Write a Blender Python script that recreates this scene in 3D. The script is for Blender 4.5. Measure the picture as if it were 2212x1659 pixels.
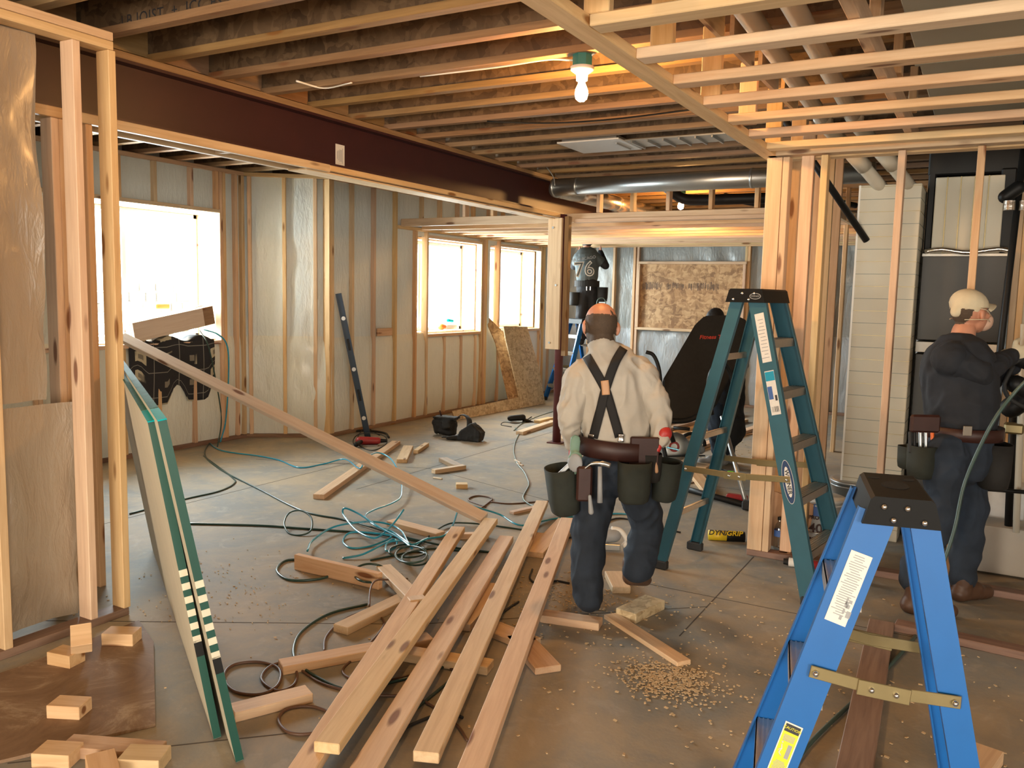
# Basement renovation: stud walls, steel beam, joists, ladders, lumber, hoses and four workers
import bpy, bmesh, math, random
import numpy as np
from mathutils import Vector, Matrix, noise
from mathutils.bvhtree import BVHTree
random.seed(7)
for o in list(bpy.data.objects): bpy.data.objects.remove(o)
SC = bpy.context.scene; COL = SC.collection
# ---------------------------------------------------------------- camera (world: X across, Y along the steel beam, Z up, floor z=0, metres)
F, CX, CY, EYE = 1815.0, 1106.0, 829.5, 1.60
def _d(px, py): return Vector((px-CX, -(py-CY), -F)).normalized()
_y = _d(2138, 657); _x = -_d(-2110, 564); _x = (_x-_y*_x.dot(_y)).normalized(); _z = _x.cross(_y)
RW = Matrix((_x, _y, _z)); CAMP = Vector((0, 0, EYE))
cam = bpy.data.objects.new('camera', bpy.data.cameras.new('camera')); COL.objects.link(cam)
cam.matrix_world = Matrix.Translation(CAMP) @ RW.to_4x4()
cam.data.sensor_width = 36; cam.data.lens = 36*F/2212; cam.data.clip_start = 0.05; cam.data.clip_end = 100
SC.camera = cam
# ---------------------------------------------------------------- world, lights, exposure
SC.view_settings.view_transform = 'Standard'; SC.view_settings.look = 'None'
SC.view_settings.gamma = 1; SC.view_settings.use_curve_mapping = False; SC.view_settings.exposure = 0.0
wd = bpy.data.worlds.new('sky'); SC.world = wd; wd.use_nodes = True
bg = wd.node_tree.nodes['Background']; bg.inputs[0].default_value = (1.0, 0.99, 0.95, 1); bg.inputs[1].default_value = 5.0
def area(name, loc, rot, sx, sy, power, color):
    l = bpy.data.lights.new(name, 'AREA'); l.shape = 'RECTANGLE'; l.size = sx; l.size_y = sy; l.energy = power; l.color = color
    o = bpy.data.objects.new(name, l); o.location = loc; o.rotation_euler = rot; COL.objects.link(o); return o
DAY = (0.82, 0.94, 1.0)
R90 = math.pi/2
# daylight coming in through the three left windows and the patio door behind the camera; the last, at right, is an added fill
area('daylight_and_fill', (-7.55, 5.25, 1.75), (0, -R90, 0), 1.2, 1.9, 420, DAY)
area('daylight_and_fill', (-6.75, 9.35, 1.75), (0, -R90, 0), 1.1, 1.2, 240, DAY)
area('daylight_and_fill', (-6.75, 11.1, 1.75), (0, -R90, 0), 1.1, 1.1, 180, DAY)
area('daylight_and_fill', (-1.2, -5.3, 1.0), (R90, 0, 0), 3.4, 1.9, 350, (1.0, 0.86, 0.66))
area('daylight_and_fill', (4.3, -2.6, 1.5), (0, R90, 0), 1.3, 3.2, 330, (1.0, .90, .76))  # added fill out of view, lifts the left walls

BULBS = []
# ---------------------------------------------------------------- helpers
def ray(px, py): return RW @ Vector((px-CX, -(py-CY), -F))
def on(px, py, ax, val):
    r = ray(px, py); return CAMP + r*((val-CAMP[ax])/r[ax])
def fl(px, py, z=0.0): return on(px, py, 2, z)
def dp(px, py, depth): return CAMP + ray(px, py)*(depth/F)
def vpl(px, py, a, b):
    n = Vector((-(b[1]-a[1]), b[0]-a[0], 0)); r = ray(px, py); return CAMP + r*(n.dot(Vector((a[0], a[1], 0))-CAMP)/n.dot(r))
V = Vector
WM = {}
def link(name, data, mw=None, parent=None, label=None, cat=None, group=None, kind=None):
    o = bpy.data.objects.new(name, data); COL.objects.link(o)
    mw = mw or Matrix.Identity(4)
    if parent is not None:
        o.parent = parent; o.matrix_local = WM[parent.name].inverted() @ mw
    else: o.matrix_local = mw
    WM[o.name] = mw.copy()
    if label: o['label'] = label
    if cat: o['category'] = cat
    if group: o['group'] = group
    if kind: o['kind'] = kind
    return o
def thing(name, label, cat, loc=(0, 0, 0), rz=0, group=None):
    return link(name, None, Matrix.Translation(V(loc)) @ Matrix.Rotation(rz, 4, 'Z'), None, label, cat, group)
def place(loc, x=None, z=None):
    """matrix with local X along x and local Z near z"""
    x = V(x or (1, 0, 0)).normalized(); z = V(z or (0, 0, 1))
    if abs(x.dot(z.normalized())) > 0.98: z = V((0, 1, 0)) if abs(x.y) < 0.9 else V((1, 0, 0))
    y = z.cross(x).normalized(); z = x.cross(y)
    m = Matrix((x, y, z)).transposed().to_4x4(); m.translation = V(loc); return m
def T(x, y, z): return Matrix.Translation((x, y, z))
class MB:
    def __init__(s): s.bm = bmesh.new(); s.mi = 0
    def _fin(s, vs):
        for f in {f for v in vs for f in v.link_faces}: f.material_index = s.mi
        return s
    def box(s, size, m=None, bevel=0.0):
        r = bmesh.ops.create_cube(s.bm, size=1.0)['verts']
        bmesh.ops.scale(s.bm, vec=size, verts=r)
        if bevel:
            es = list({e for v in r for e in v.link_edges})
            q = bmesh.ops.bevel(s.bm, geom=es, offset=bevel, segments=1, affect='EDGES', profile=0.5)
            r = list({v for f in q['faces'] for v in f.verts} | {v for v in r if v.is_valid})
        if m is not None: bmesh.ops.transform(s.bm, matrix=m, verts=r)
        return s._fin(r)
    def cone(s, p0, p1, r0, r1=None, seg=16, cap=True, fx=1, fy=1, side=None):
        p0 = V(p0); p1 = V(p1); r1 = r0 if r1 is None else r1; L = (p1-p0).length
        z = (p1-p0).normalized(); sd = V(side) if side else (V((1, 0, 0)) if abs(z.x) < 0.9 else V((0, 1, 0)))
        y = z.cross(sd).normalized(); x = y.cross(z)
        r = bmesh.ops.create_cone(s.bm, cap_ends=cap, segments=seg, radius1=r0, radius2=r1, depth=L)['verts']
        m = Matrix((x*fx, y*fy, z)).transposed().to_4x4(); m.translation = (p0+p1)/2
        bmesh.ops.transform(s.bm, matrix=m, verts=r); return s._fin(r)
    def cap(s, p0, p1, r0, r1=None, seg=14, fx=1, fy=1, side=None):
        """tapered capsule"""
        p0 = V(p0); p1 = V(p1); r1 = r0 if r1 is None else r1; L = (p1-p0).length
        z = (p1-p0).normalized() if L > 1e-6 else V((0, 0, 1))
        sd = V(side) if side else (V((1, 0, 0)) if abs(z.x) < 0.9 else V((0, 1, 0)))
        y = z.cross(sd).normalized(); x = y.cross(z)
        prof = [(r0*math.cos(a), -r0*math.sin(a)) for a in (1.5, 1.15, .75, .35, 0)] + [(r1*math.cos(a), L+r1*math.sin(a)) for a in (0, .35, .75, 1.15, 1.5)]
        rings = []
        for rr, h in prof:
            rings.append([s.bm.verts.new(p0 + z*h + x*(rr*fx*math.cos(2*math.pi*i/seg)) + y*(rr*fy*math.sin(2*math.pi*i/seg))) for i in range(seg)])
        fs = []
        for a, b in zip(rings[:-1], rings[1:]):
            for i in range(seg): fs.append(s.bm.faces.new((a[i], a[(i+1) % seg], b[(i+1) % seg], b[i])))
        fs.append(s.bm.faces.new(rings[0][::-1])); fs.append(s.bm.faces.new(rings[-1]))
        for f in fs: f.material_index = s.mi
        return s
    def sph(s, c, rad, m=None, seg=16, rings=10):
        r = bmesh.ops.create_uvsphere(s.bm, u_segments=seg, v_segments=rings, radius=1)['verts']
        rad = (rad,)*3 if isinstance(rad, (int, float)) else rad
        mm = Matrix.Translation(V(c)) @ (m.to_4x4() if m is not None else Matrix.Identity(4)) @ Matrix.Diagonal((*rad, 1))
        bmesh.ops.transform(s.bm, matrix=mm, verts=r); return s._fin(r)
    def tube(s, pts, r, seg=8, closed=False, flat=1.0):
        pts = [V(p) for p in pts]; n = len(pts); rings = []; up = V((0, 0, 1))
        for i, p in enumerate(pts):
            t = ((pts[(i+1) % n] if closed or i < n-1 else p) - (pts[i-1] if closed or i > 0 else p)).normalized()
            a = t.cross(up); a = a.normalized() if a.length > 1e-3 else V((1, 0, 0)); b = a.cross(t)
            rr = r[i] if isinstance(r, (list, tuple)) else r
            rings.append([s.bm.verts.new(p + a*rr*math.cos(2*math.pi*k/seg) + b*rr*flat*math.sin(2*math.pi*k/seg)) for k in range(seg)])
        fs = []
        for i in range(n if closed else n-1):
            a, b = rings[i], rings[(i+1) % n]
            for k in range(seg): fs.append(s.bm.faces.new((a[k], b[k], b[(k+1) % seg], a[(k+1) % seg])))
        if not closed: fs.append(s.bm.faces.new(rings[0])); fs.append(s.bm.faces.new(rings[-1][::-1]))
        for f in fs: f.material_index = s.mi; f.smooth = True
        return s
    def prism(s, poly, h, m=None):
        """polygon (local xy) extruded to z=h"""
        a = [s.bm.verts.new((x, y, 0)) for x, y in poly]; b = [s.bm.verts.new((x, y, h)) for x, y in poly]
        n = len(poly); fs = [s.bm.faces.new(a[::-1]), s.bm.faces.new(b)]
        for i in range(n): fs.append(s.bm.faces.new((a[i], a[(i+1) % n], b[(i+1) % n], b[i])))
        if m is not None: bmesh.ops.transform(s.bm, matrix=m, verts=a+b)
        for f in fs: f.material_index = s.mi
        return s
    def lathe(s, prof, c=(0, 0, 0), seg=24):
        rings = [[s.bm.verts.new((c[0]+r*math.cos(2*math.pi*i/seg), c[1]+r*math.sin(2*math.pi*i/seg), c[2]+z)) for i in range(seg)] for r, z in prof]
        for a, b in zip(rings[:-1], rings[1:]):
            for i in range(seg):
                f = s.bm.faces.new((a[i], a[(i+1) % seg], b[(i+1) % seg], b[i])); f.material_index = s.mi; f.smooth = True
        return s
    def quad(s, pts):
        f = s.bm.faces.new([s.bm.verts.new(V(p)) for p in pts]); f.material_index = s.mi; return s
    def mesh(s, name, mats, smooth=None):
        bmesh.ops.recalc_face_normals(s.bm, faces=s.bm.faces)
        me = bpy.data.meshes.new(name); s.bm.to_mesh(me); s.bm.free()
        for m in (mats if isinstance(mats, (list, tuple)) else [mats]): me.materials.append(m)
        if smooth is not None:
            for p in me.polygons: p.use_smooth = smooth
        return me
    def obj(s, name, mats, mw=None, parent=None, smooth=None, **k):
        return link(name, s.mesh(name, mats, smooth), mw, parent, **k)
def spline(pts, n=8, closed=False):
    P = [V(p) for p in pts]; out = []; N = len(P)
    for i in range(N if closed else N-1):
        p0 = P[i-1] if (closed or i > 0) else P[i]*2-P[i+1]; p1 = P[i]; p2 = P[(i+1) % N]
        p3 = P[(i+2) % N] if (closed or i+2 < N) else p2*2-p1
        for k in range(n):
            t = k/n; out.append(0.5*((2*p1)+(p2-p0)*t+(2*p0-5*p1+4*p2-p3)*t*t+(3*p1-p0-3*p2+p3)*t**3))
    if not closed: out.append(P[-1])
    return out
_bc = {}
def boxmesh(name, L, w, t, mat, bevel=0.003):
    k = (round(L, 4), round(w, 4), round(t, 4), mat.name, bevel)
    if k not in _bc: _bc[k] = MB().box((L, w, t), bevel=bevel).mesh(name, mat)
    return _bc[k]
def board(name, A, B, w, t, mat, parent=None, up=(0, 0, 1), bevel=0.003, **k):
    """box with its length from A to B (end centres), width w across, thickness t along up"""
    A = V(A); B = V(B)
    return link(name, boxmesh(name, (B-A).length, w, t, mat, bevel), place((A+B)/2, B-A, up), parent, **k)

# ---------------------------------------------------------------- materials
MAT = {}
class NT:
    def __init__(s, name):
        m = bpy.data.materials.new(name); m.use_nodes = True; s.m = m; s.t = m.node_tree; s.b = s.t.nodes['Principled BSDF']; MAT[name] = m
    def n(s, ty, **k):
        nd = s.t.nodes.new(ty)
        for a, v in k.items():
            if a.startswith('i_'): nd.inputs[int(a[2:]) if a[2:].isdigit() else a[2:].replace('_', ' ')].default_value = v
            else: setattr(nd, a, v)
        return nd
    def l(s, a, b): s.t.links.new(a, b)
    def ramp(s, fac, stops):
        r = s.n('ShaderNodeValToRGB'); el = r.color_ramp.elements
        while len(el) > 1: el.remove(el[-1])
        el[0].position = stops[0][0]; el[0].color = (*stops[0][1], 1)
        for p, c in stops[1:]: e = el.new(p); e.color = (*c, 1)
        s.l(fac, r.inputs[0]); return r.outputs[0]
    def mix(s, fac, a, b, mode='MIX'):
        m = s.n('ShaderNodeMix', data_type='RGBA', blend_type=mode)
        for sock, v in ((m.inputs[0], fac), (m.inputs[6], a), (m.inputs[7], b)):
            if hasattr(v, 'links'): s.l(v, sock)
            else: sock.default_value = v if isinstance(v, (int, float)) else (*v, 1)
        return m.outputs[2]
    def math(s, op, a, b=None, c=None):
        m = s.n('ShaderNodeMath', operation=op)
        for i, v in enumerate((a, b, c)):
            if v is None: continue
            if hasattr(v, 'links'): s.l(v, m.inputs[i])
            else: m.inputs[i].default_value = v
        return m.outputs[0]
    def coord(s, scale=(1, 1, 1), kind='Object', rnd=True, rot=(0, 0, 0)):
        tc = s.n('ShaderNodeTexCoord'); mp = s.n('ShaderNodeMapping'); mp.inputs['Scale'].default_value = scale; mp.inputs['Rotation'].default_value = rot
        s.l(tc.outputs[kind], mp.inputs[0])
        if rnd:
            oi = s.n('ShaderNodeObjectInfo'); c = s.n('ShaderNodeCombineXYZ')
            for i in range(3): s.l(s.math('MULTIPLY', oi.outputs['Random'], 37.0+11*i), c.inputs[i])
            s.l(c.outputs[0], mp.inputs['Location'])
        return mp.outputs[0]
    def noise(s, vec, scale, detail=4, rough=.5, dist=0):
        n = s.n('ShaderNodeTexNoise'); n.inputs['Scale'].default_value = scale; n.inputs['Detail'].default_value = detail
        n.inputs['Roughness'].default_value = rough; n.inputs['Distortion'].default_value = dist; s.l(vec, n.inputs['Vector']); return n.outputs['Fac']
    def vor(s, vec, scale, feat='F1', out='Distance'):
        n = s.n('ShaderNodeTexVoronoi', feature=feat); n.inputs['Scale'].default_value = scale; s.l(vec, n.inputs['Vector']); return n.outputs[out]
    def set(s, **k):
        for a, v in k.items():
            i = s.b.inputs[a.replace('_', ' ')]
            if hasattr(v, 'links'): s.l(v, i)
            else: i.default_value = (*v, 1) if isinstance(v, tuple) and len(v) == 3 else v
        return s
    def bump(s, h, strength=.3, dist=.01):
        b = s.n('ShaderNodeBump'); b.inputs['Strength'].default_value = strength; b.inputs['Distance'].default_value = dist
        s.l(h, b.inputs['Height']); s.l(b.outputs[0], s.b.inputs['Normal']); return s
def wood(name, c0, c1, knot=(.22, .09, .03), var=.25, rough=.62, stain=0.0):
    t = NT(name); v = t.coord((1.1, 16, 16))
    g = t.noise(v, 2.2, 5, .55, .6); col = t.ramp(g, [(.3, c1), (.62, c0)])
    fine = t.noise(t.coord((2, 90, 90)), 2.0, 3, .6); col = t.mix(t.math('MULTIPLY', t.math('SUBTRACT', fine, .5), .5), col, c1, 'MULTIPLY')
    kv = t.vor(t.coord((2.2, 9, 9)), 1.0); k = t.ramp(kv, [(.10, (1, 1, 1)), (.17, (0, 0, 0))]); col = t.mix(k, col, knot)
    oi = t.n('ShaderNodeObjectInfo'); hs = t.n('ShaderNodeHueSaturation'); t.l(col, hs.inputs['Color'])
    t.l(t.math('ADD', t.math('MULTIPLY', oi.outputs['Random'], var), 1-var*.5), hs.inputs['Value'])
    r2 = t.math('FRACT', t.math('MULTIPLY', oi.outputs['Random'], 13.7)); t.l(t.math('ADD', t.math('MULTIPLY', r2, .022), .489), hs.inputs['Hue'])
    t.l(t.math('ADD', t.math('MULTIPLY', t.math('FRACT', t.math('MULTIPLY', oi.outputs['Random'], 5.3)), .3), .8), hs.inputs['Saturation'])
    t.set(Base_Color=hs.outputs[0], Roughness=rough).bump(g, .15, .004); return t.m
wood('pine', (.70, .48, .27), (.58, .36, .185))
wood('pine_pale', (.74, .60, .44), (.66, .50, .34), var=.1)
wood('pine_dark', (.36, .22, .12), (.25, .14, .07), var=.3)
wood('treated', (.27, .15, .09), (.17, .085, .05), var=.3)
wood('flange', (.33, .195, .09), (.24, .135, .058), var=.15)
def osb(name, a, b, c, sc=1.0):
    t = NT(name); v = t.coord((sc, sc, sc)); d = t.noise(v, 5, 2)
    nz = t.n('ShaderNodeTexNoise'); nz.inputs['Scale'].default_value = 7; nz.inputs['Detail'].default_value = 2; t.l(v, nz.inputs['Vector'])
    ml = t.n('ShaderNodeVectorMath', operation='SCALE'); ml.inputs['Scale'].default_value = .16; t.l(nz.outputs['Color'], ml.inputs[0])
    m = t.n('ShaderNodeVectorMath', operation='ADD'); t.l(v, m.inputs[0]); t.l(ml.outputs[0], m.inputs[1]); v = m.outputs[0]
    vv = t.n('ShaderNodeMapping'); vv.inputs['Scale'].default_value = (9, 30, 26); vv.inputs['Rotation'].default_value = (.3, .5, .9); t.l(v, vv.inputs[0])
    vo = t.n('ShaderNodeTexVoronoi'); vo.inputs['Scale'].default_value = 1.0; t.l(vv.outputs[0], vo.inputs['Vector'])
    vw = t.n('ShaderNodeMapping'); vw.inputs['Scale'].default_value = (26, 13, 9); vw.inputs['Rotation'].default_value = (.9, .2, -.6); t.l(v, vw.inputs[0])
    vp = t.n('ShaderNodeTexVoronoi'); vp.inputs['Scale'].default_value = 1.0; t.l(vw.outputs[0], vp.inputs['Vector'])
    s1 = t.n('ShaderNodeSeparateColor'); t.l(vo.outputs['Color'], s1.inputs[0]); s2 = t.n('ShaderNodeSeparateColor'); t.l(vp.outputs['Color'], s2.inputs[0])
    f = t.math('ADD', t.math('MULTIPLY', s1.outputs[0], .55), t.math('MULTIPLY', s2.outputs[0], .45))
    col = t.ramp(f, [(.15, c), (.45, a), (.85, b)]); col = t.mix(t.math('MULTIPLY', d, .4), col, a)
    t.set(Base_Color=col, Roughness=.55).bump(f, .3, .004); return t.m
osb('osb', (.42, .25, .115), (.64, .43, .23), (.22, .115, .05))
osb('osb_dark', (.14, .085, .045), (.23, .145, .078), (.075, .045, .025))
osb('osb_pale', (.55, .42, .24), (.72, .58, .36), (.34, .23, .12), 1.6)
def plain(name, col, rough=.5, metal=0.0, vary=.12, scale=25, bump=.0, stretch=(1, 1, 1), **k):
    t = NT(name); v = t.coord(stretch); g = t.noise(v, scale, 4)
    t.set(Base_Color=t.mix(g, tuple(c*(1-vary) for c in col), tuple(min(1, c*(1+vary)) for c in col)), Roughness=rough, Metallic=metal)
    for a, b in k.items(): t.set(**{a: b})
    if bump: t.bump(g, bump, .004)
    return t.m
def mk_floor():
    t = NT('concrete'); v = t.coord((1, 1, 1), rnd=False)
    a = t.noise(v, .7, 6, .6); b = t.noise(v, 6, 6, .65, 1.0); c = t.noise(v, 60, 3)
    base = t.ramp(a, [(.3, (.19, .19, .172)), (.7, (.26, .258, .238))])
    dust = t.ramp(t.math('MULTIPLY', t.noise(v, 1.3, 7, .7, .4), 1), [(.40, (0, 0, 0)), (.60, (1, 1, 1))])
    col = t.mix(t.math('MULTIPLY', dust, .75), base, (.41, .315, .20))
    col = t.mix(t.ramp(b, [(.55, (0, 0, 0)), (.75, (.35, .35, .35))]), col, (.55, .47, .38))
    sc = t.n('ShaderNodeMapping'); sc.inputs['Scale'].default_value = (3, 22, 1); sc.inputs['Rotation'].default_value = (0, 0, .6); t.l(v, sc.inputs[0])
    chips = t.ramp(t.noise(sc.outputs[0], 5, 4, .7), [(.66, (0, 0, 0)), (.72, (.6, .6, .6))]); col = t.mix(chips, col, (.58, .42, .26))
    t.set(Base_Color=col, Roughness=.72).bump(t.math('ADD', c, b), .12, .006); return t.m
mk_floor()
def mk_poly(name, c0, c1, rough=.33):
    t = NT(name); v = t.coord((1, 1, 1), rnd=False)
    m = t.n('ShaderNodeMapping'); m.inputs['Scale'].default_value = (3, 3, .7); m.inputs['Rotation'].default_value = (.35, .2, .1); t.l(v, m.inputs[0])
    w = t.noise(m.outputs[0], 4, 5, .6, 1.2)
    m2 = t.n('ShaderNodeMapping'); m2.inputs['Scale'].default_value = (5, 5, 1.6); m2.inputs['Rotation'].default_value = (-.7, -.5, .1); t.l(v, m2.inputs[0])
    w2 = t.noise(m2.outputs[0], 5, 3, .5, .6)
    t.set(Base_Color=t.mix(w, c0, c1), Roughness=rough, Coat_Weight=.25, Coat_Roughness=.2).bump(t.math('ADD', w, w2), .4, .025); return t.m
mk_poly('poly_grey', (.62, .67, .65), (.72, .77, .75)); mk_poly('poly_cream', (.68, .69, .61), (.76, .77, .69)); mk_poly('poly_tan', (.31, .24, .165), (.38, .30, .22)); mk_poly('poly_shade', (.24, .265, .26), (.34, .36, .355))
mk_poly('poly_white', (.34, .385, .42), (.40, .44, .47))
plain('steel_red', (.040, .0095, .010), .45, .0, .2, 8)
plain('column_red', (.10, .025, .025), .4, 0, .2, 10)
plain('galv', (.50, .52, .52), .35, .9, .2, 6, .05); plain('alu', (.52, .48, .42), .35, .85, .12, 30)
plain('chrome', (.75, .75, .75), .18, 1.0, .05); plain('brass_dull', (.30, .24, .12), .42, .7, .15, 20)
plain('pvc', (.58, .53, .43), .35, 0, .08, 6); plain('black', (.008, .008, .008), .5, 0, .3, 15, Specular_IOR_Level=.3); plain('black_soft', (.016, .015, .014), .8, 0, .4, 30, .2)
plain('rubber', (.02, .02, .02), .7); plain('glass_fibre_teal', (.022, .10, .14), .42, 0, .15, 12); plain('glass_fibre_blue', (.006, .115, .39), .38, 0, .08, 12)
plain('blue_inner', (.012, .06, .13), .5); plain('panel_white', (.62, .64, .66), .6, 0, .05); plain('vinyl', (.80, .78, .72), .4, 0, .04)
plain('paper', (.68, .66, .62), .6, 0, .08, 60); plain('paper_yellow', (.78, .70, .02), .5, 0, .05); plain('ink', (.03, .03, .035), .6); plain('ink_grey', (.30, .31, .32), .6)
plain('ink_red', (.55, .06, .04), .5); plain('navy', (.012, .04, .12), .5); plain('ink_pink', (.62, .2, .22), .5); plain('ink_blue', (.05, .12, .35), .5)
plain('concrete_wall', (.40, .37, .32), .8, 0, .15, 3)
plain('duct_liner', (.60, .56, .45), .5, 0, .06, 5); plain('furnace', (.035, .033, .03), .45, .3, .3, 4); plain('foil', (.7, .66, .6), .22, .95, .2, 40, .6)
plain('denim', (.014, .022, .036), .85, 0, .55, 14, .3); plain('denim_pale', (.018, .028, .046), .85, 0, .6, 10, .3); plain('mint', (.16, .27, .21), .6); plain('shirt_white', (.45, .41, .35), .8, 0, .06, 40, .2)
plain('shirt_black', (.014, .014, .016), .85, 0, .3, 30, .2); plain('shirt_navy', (.013, .016, .023), .85, 0, .25, 30, .2); plain('tee_slate', (.085, .105, .11), .85, 0, .2, 30, .2)
plain('skin', (.52, .24, .15), .5, 0, .12, 18); plain('hair_stubble', (.07, .045, .028), .8, 0, .3, 120); plain('hair_dark', (.012, .010, .009), .7, 0, .3, 60)
plain('leather', (.038, .012, .009), .5, 0, .3, 14, .3); plain('leather_brown', (.085, .042, .024), .5, 0, .3, 14, .2); plain('leather_tan', (.50, .28, .15), .55)
plain('canvas_green', (.020, .024, .018), .85, 0, .3, 30, .3); plain('elastic', (.010, .009, .009), .8); plain('glove_red', (.45, .03, .025), .45)
plain('cap_cream', (.62, .54, .38), .8, 0, .1, 30); plain('mask_tan', (.58, .38, .28), .85, 0, .08, 30, .2); plain('shoe_grey', (.28, .28, .28), .7, 0, .3, 20)
plain('hose_cyan', (.02, .30, .46), .25, 0, .1, 4, Coat_Weight=.5); plain('hose_green', (.020, .055, .045), .35); plain('cord_brown', (.12, .06, .035), .5); plain('hose_dark', (.045, .085, .075), .4); plain('cord_grey', (.12, .17, .15), .45)
plain('tape_teal', (.0, .36, .40), .7, Specular_IOR_Level=.1); plain('box_teal', (.02, .16, .15), .4); plain('edge_green', (.006, .062, .045), .5, 0, .1, 10); plain('edge_cream', (.66, .60, .46), .6); plain('gypsum_paper', (.55, .50, .38), .75, 0, .1, 8)
plain('teal_film', (.03, .14, .11), .75, 0, .6, 25, .4, Specular_IOR_Level=.15); plain('tool_red', (.32, .02, .02), .4); plain('tool_blue', (.008, .028, .055), .35); plain('orange', (.85, .16, .02), .5)
plain('groove', (.07, .055, .042), .9); plain('dark_slot', (.004, .004, .004), .9); plain('blanket', (.022, .022, .028), .9, 0, .5, 40, .2); plain('blanket_pale', (.48, .44, .33), .9)
plain('bucket_white', (.62, .62, .60), .45); plain('yellow', (.68, .48, .02), .4); plain('lime', (.2, .8, .03), .5); plain('duct_grey', (.36, .39, .36), .45, .4, .12, 5); plain('stone', (.5, .47, .44), .9, 0, .3, 4); plain('siding', (.85, .82, .76), .8)
plain('saw_dust', (.58, .42, .24), .9, 0, .2, 60)
def emit(name, col, st):
    t = NT(name); t.set(Base_Color=(0, 0, 0), Emission_Color=col, Emission_Strength=st); return t.m
plain('cap_black', (.004, .004, .004), .55, 0, .3, 40, Specular_IOR_Level=.2)
t = NT('ply_dusty'); v = t.coord((1, 1, 1), rnd=False); a_ = t.noise(v, 3.5, 7, .7, 1.5); b_ = t.noise(v, 30, 4, .7)
t.set(Base_Color=t.mix(t.math('MULTIPLY', b_, .6), t.ramp(a_, [(.38, (.17, .095, .05)), (.52, (.24, .15, .085)), (.66, (.45, .34, .23))]), (.22, .13, .075)), Roughness=.7).bump(b_, .2, .004)
emit('bulb_hot', (1.0, .50, .16), 1150.0); emit('bulb_warm', (1.0, .58, .24), 620.0)
def glassy(name, tint, mixf, rough=.05):
    t = NT(name); tr = t.n('ShaderNodeBsdfTransparent'); tr.inputs[0].default_value = (*tint, 1); gl = t.n('ShaderNodeBsdfGlossy'); gl.inputs['Roughness'].default_value = rough
    mx = t.n('ShaderNodeMixShader'); mx.inputs[0].default_value = mixf; t.l(tr.outputs[0], mx.inputs[1]); t.l(gl.outputs[0], mx.inputs[2])
    t.l(mx.outputs[0], t.t.nodes['Material Output'].inputs['Surface']); return t.m
glassy('pane', (.97, .98, .97), .05); glassy('bottle_clear', (.80, .84, .86), .16)
M = MAT
# ================================================================ SETTING
S = 'structure'
def slab(name, x0, x1, y0, y1, z0, z1, mat, parent=None, **k):
    return link(name, MB().box((x1-x0, y1-y0, z1-z0)).mesh(name, mat), T((x0+x1)/2, (y0+y1)/2, (z0+z1)/2), parent, **k)
floor = link('floor', MB().box((12.0, 19.4, .3), T(-2.0, 4.0, -.15)).mesh('floor', M['concrete']), kind=S, label='grey concrete basement floor dusted with sawdust')
def joint(a, b):
    a = V((*a, .0004)); b = V((*b, .0004)); board('control_joint', a, b, .0055, .001, M['groove'], floor, bevel=0)
for a, b in [((-5.08, 3.0), (-5.08, 7.2)), ((-4.35, 5.2), (-4.35, 12)), ((-1.55, 4.36), (3, 4.33)), ((-1.17, 3.75), (-1.17, 5.2)), ((-4.2, 2.05), (-2.3, 3.2)),
             ((-2.3, 3.2), (-1.17, 4.2)), ((-2.75, 1.5), (-2.1, 2.13)), ((-5.9, 5.6), (-4.35, 6.2)), ((-4.35, 6.2), (-2.4, 5.6)), ((-2.2, 7.0), (2, 7.0))]: joint(a, b)
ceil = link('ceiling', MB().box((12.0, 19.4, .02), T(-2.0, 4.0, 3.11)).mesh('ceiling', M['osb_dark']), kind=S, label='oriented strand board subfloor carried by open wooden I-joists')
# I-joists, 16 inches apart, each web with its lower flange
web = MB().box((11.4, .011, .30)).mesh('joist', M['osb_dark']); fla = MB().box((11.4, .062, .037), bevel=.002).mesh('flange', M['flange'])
for k in range(-14, 23):
    y = 3.125+.4078*k; z = 2.95
    if y > 12.35 or y < -5.4: continue
    j = link('joist', web, T(-1.9, y, z), ceil); link('flange', fla, T(-1.9, y, 2.8185), j)
    if -1 < y < 11: link('blocking', boxmesh('blocking', .36, .27, .02, M['flange'], 0), place((-4.05, y+.204, 2.955), (0, 1, 0), (1, 0, 0)), ceil)
def rect_wall(name, A, B, z0, z1, thick, mat, holes=(), side=1, **k):
    """solid wall between plan points A and B with rectangular openings (u0,u1,z0,z1); thickness goes away from the room"""
    A = V((*A, 0)); B = V((*B, 0)); L = (B-A).length; d = (B-A)/L; n = V((-d.y, d.x, 0))*side
    us = sorted({0, L, *[h[0] for h in holes], *[h[1] for h in holes]}); zs = sorted({z0, z1, *[h[2] for h in holes], *[h[3] for h in holes]})
    mb = MB(); m0 = Matrix((d, n, V((0, 0, 1)))).transposed().to_4x4(); m0.translation = A
    for a, b in zip(us[:-1], us[1:]):
        for c, e in zip(zs[:-1], zs[1:]):
            if any(h[0] <= (a+b)/2 <= h[1] and h[2] <= (c+e)/2 <= h[3] for h in holes): continue
            mb.box((b-a, thick, e-c), m0 @ T((a+b)/2, thick/2, (c+e)/2))
    return mb.obj(name, mat, **k)
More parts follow.
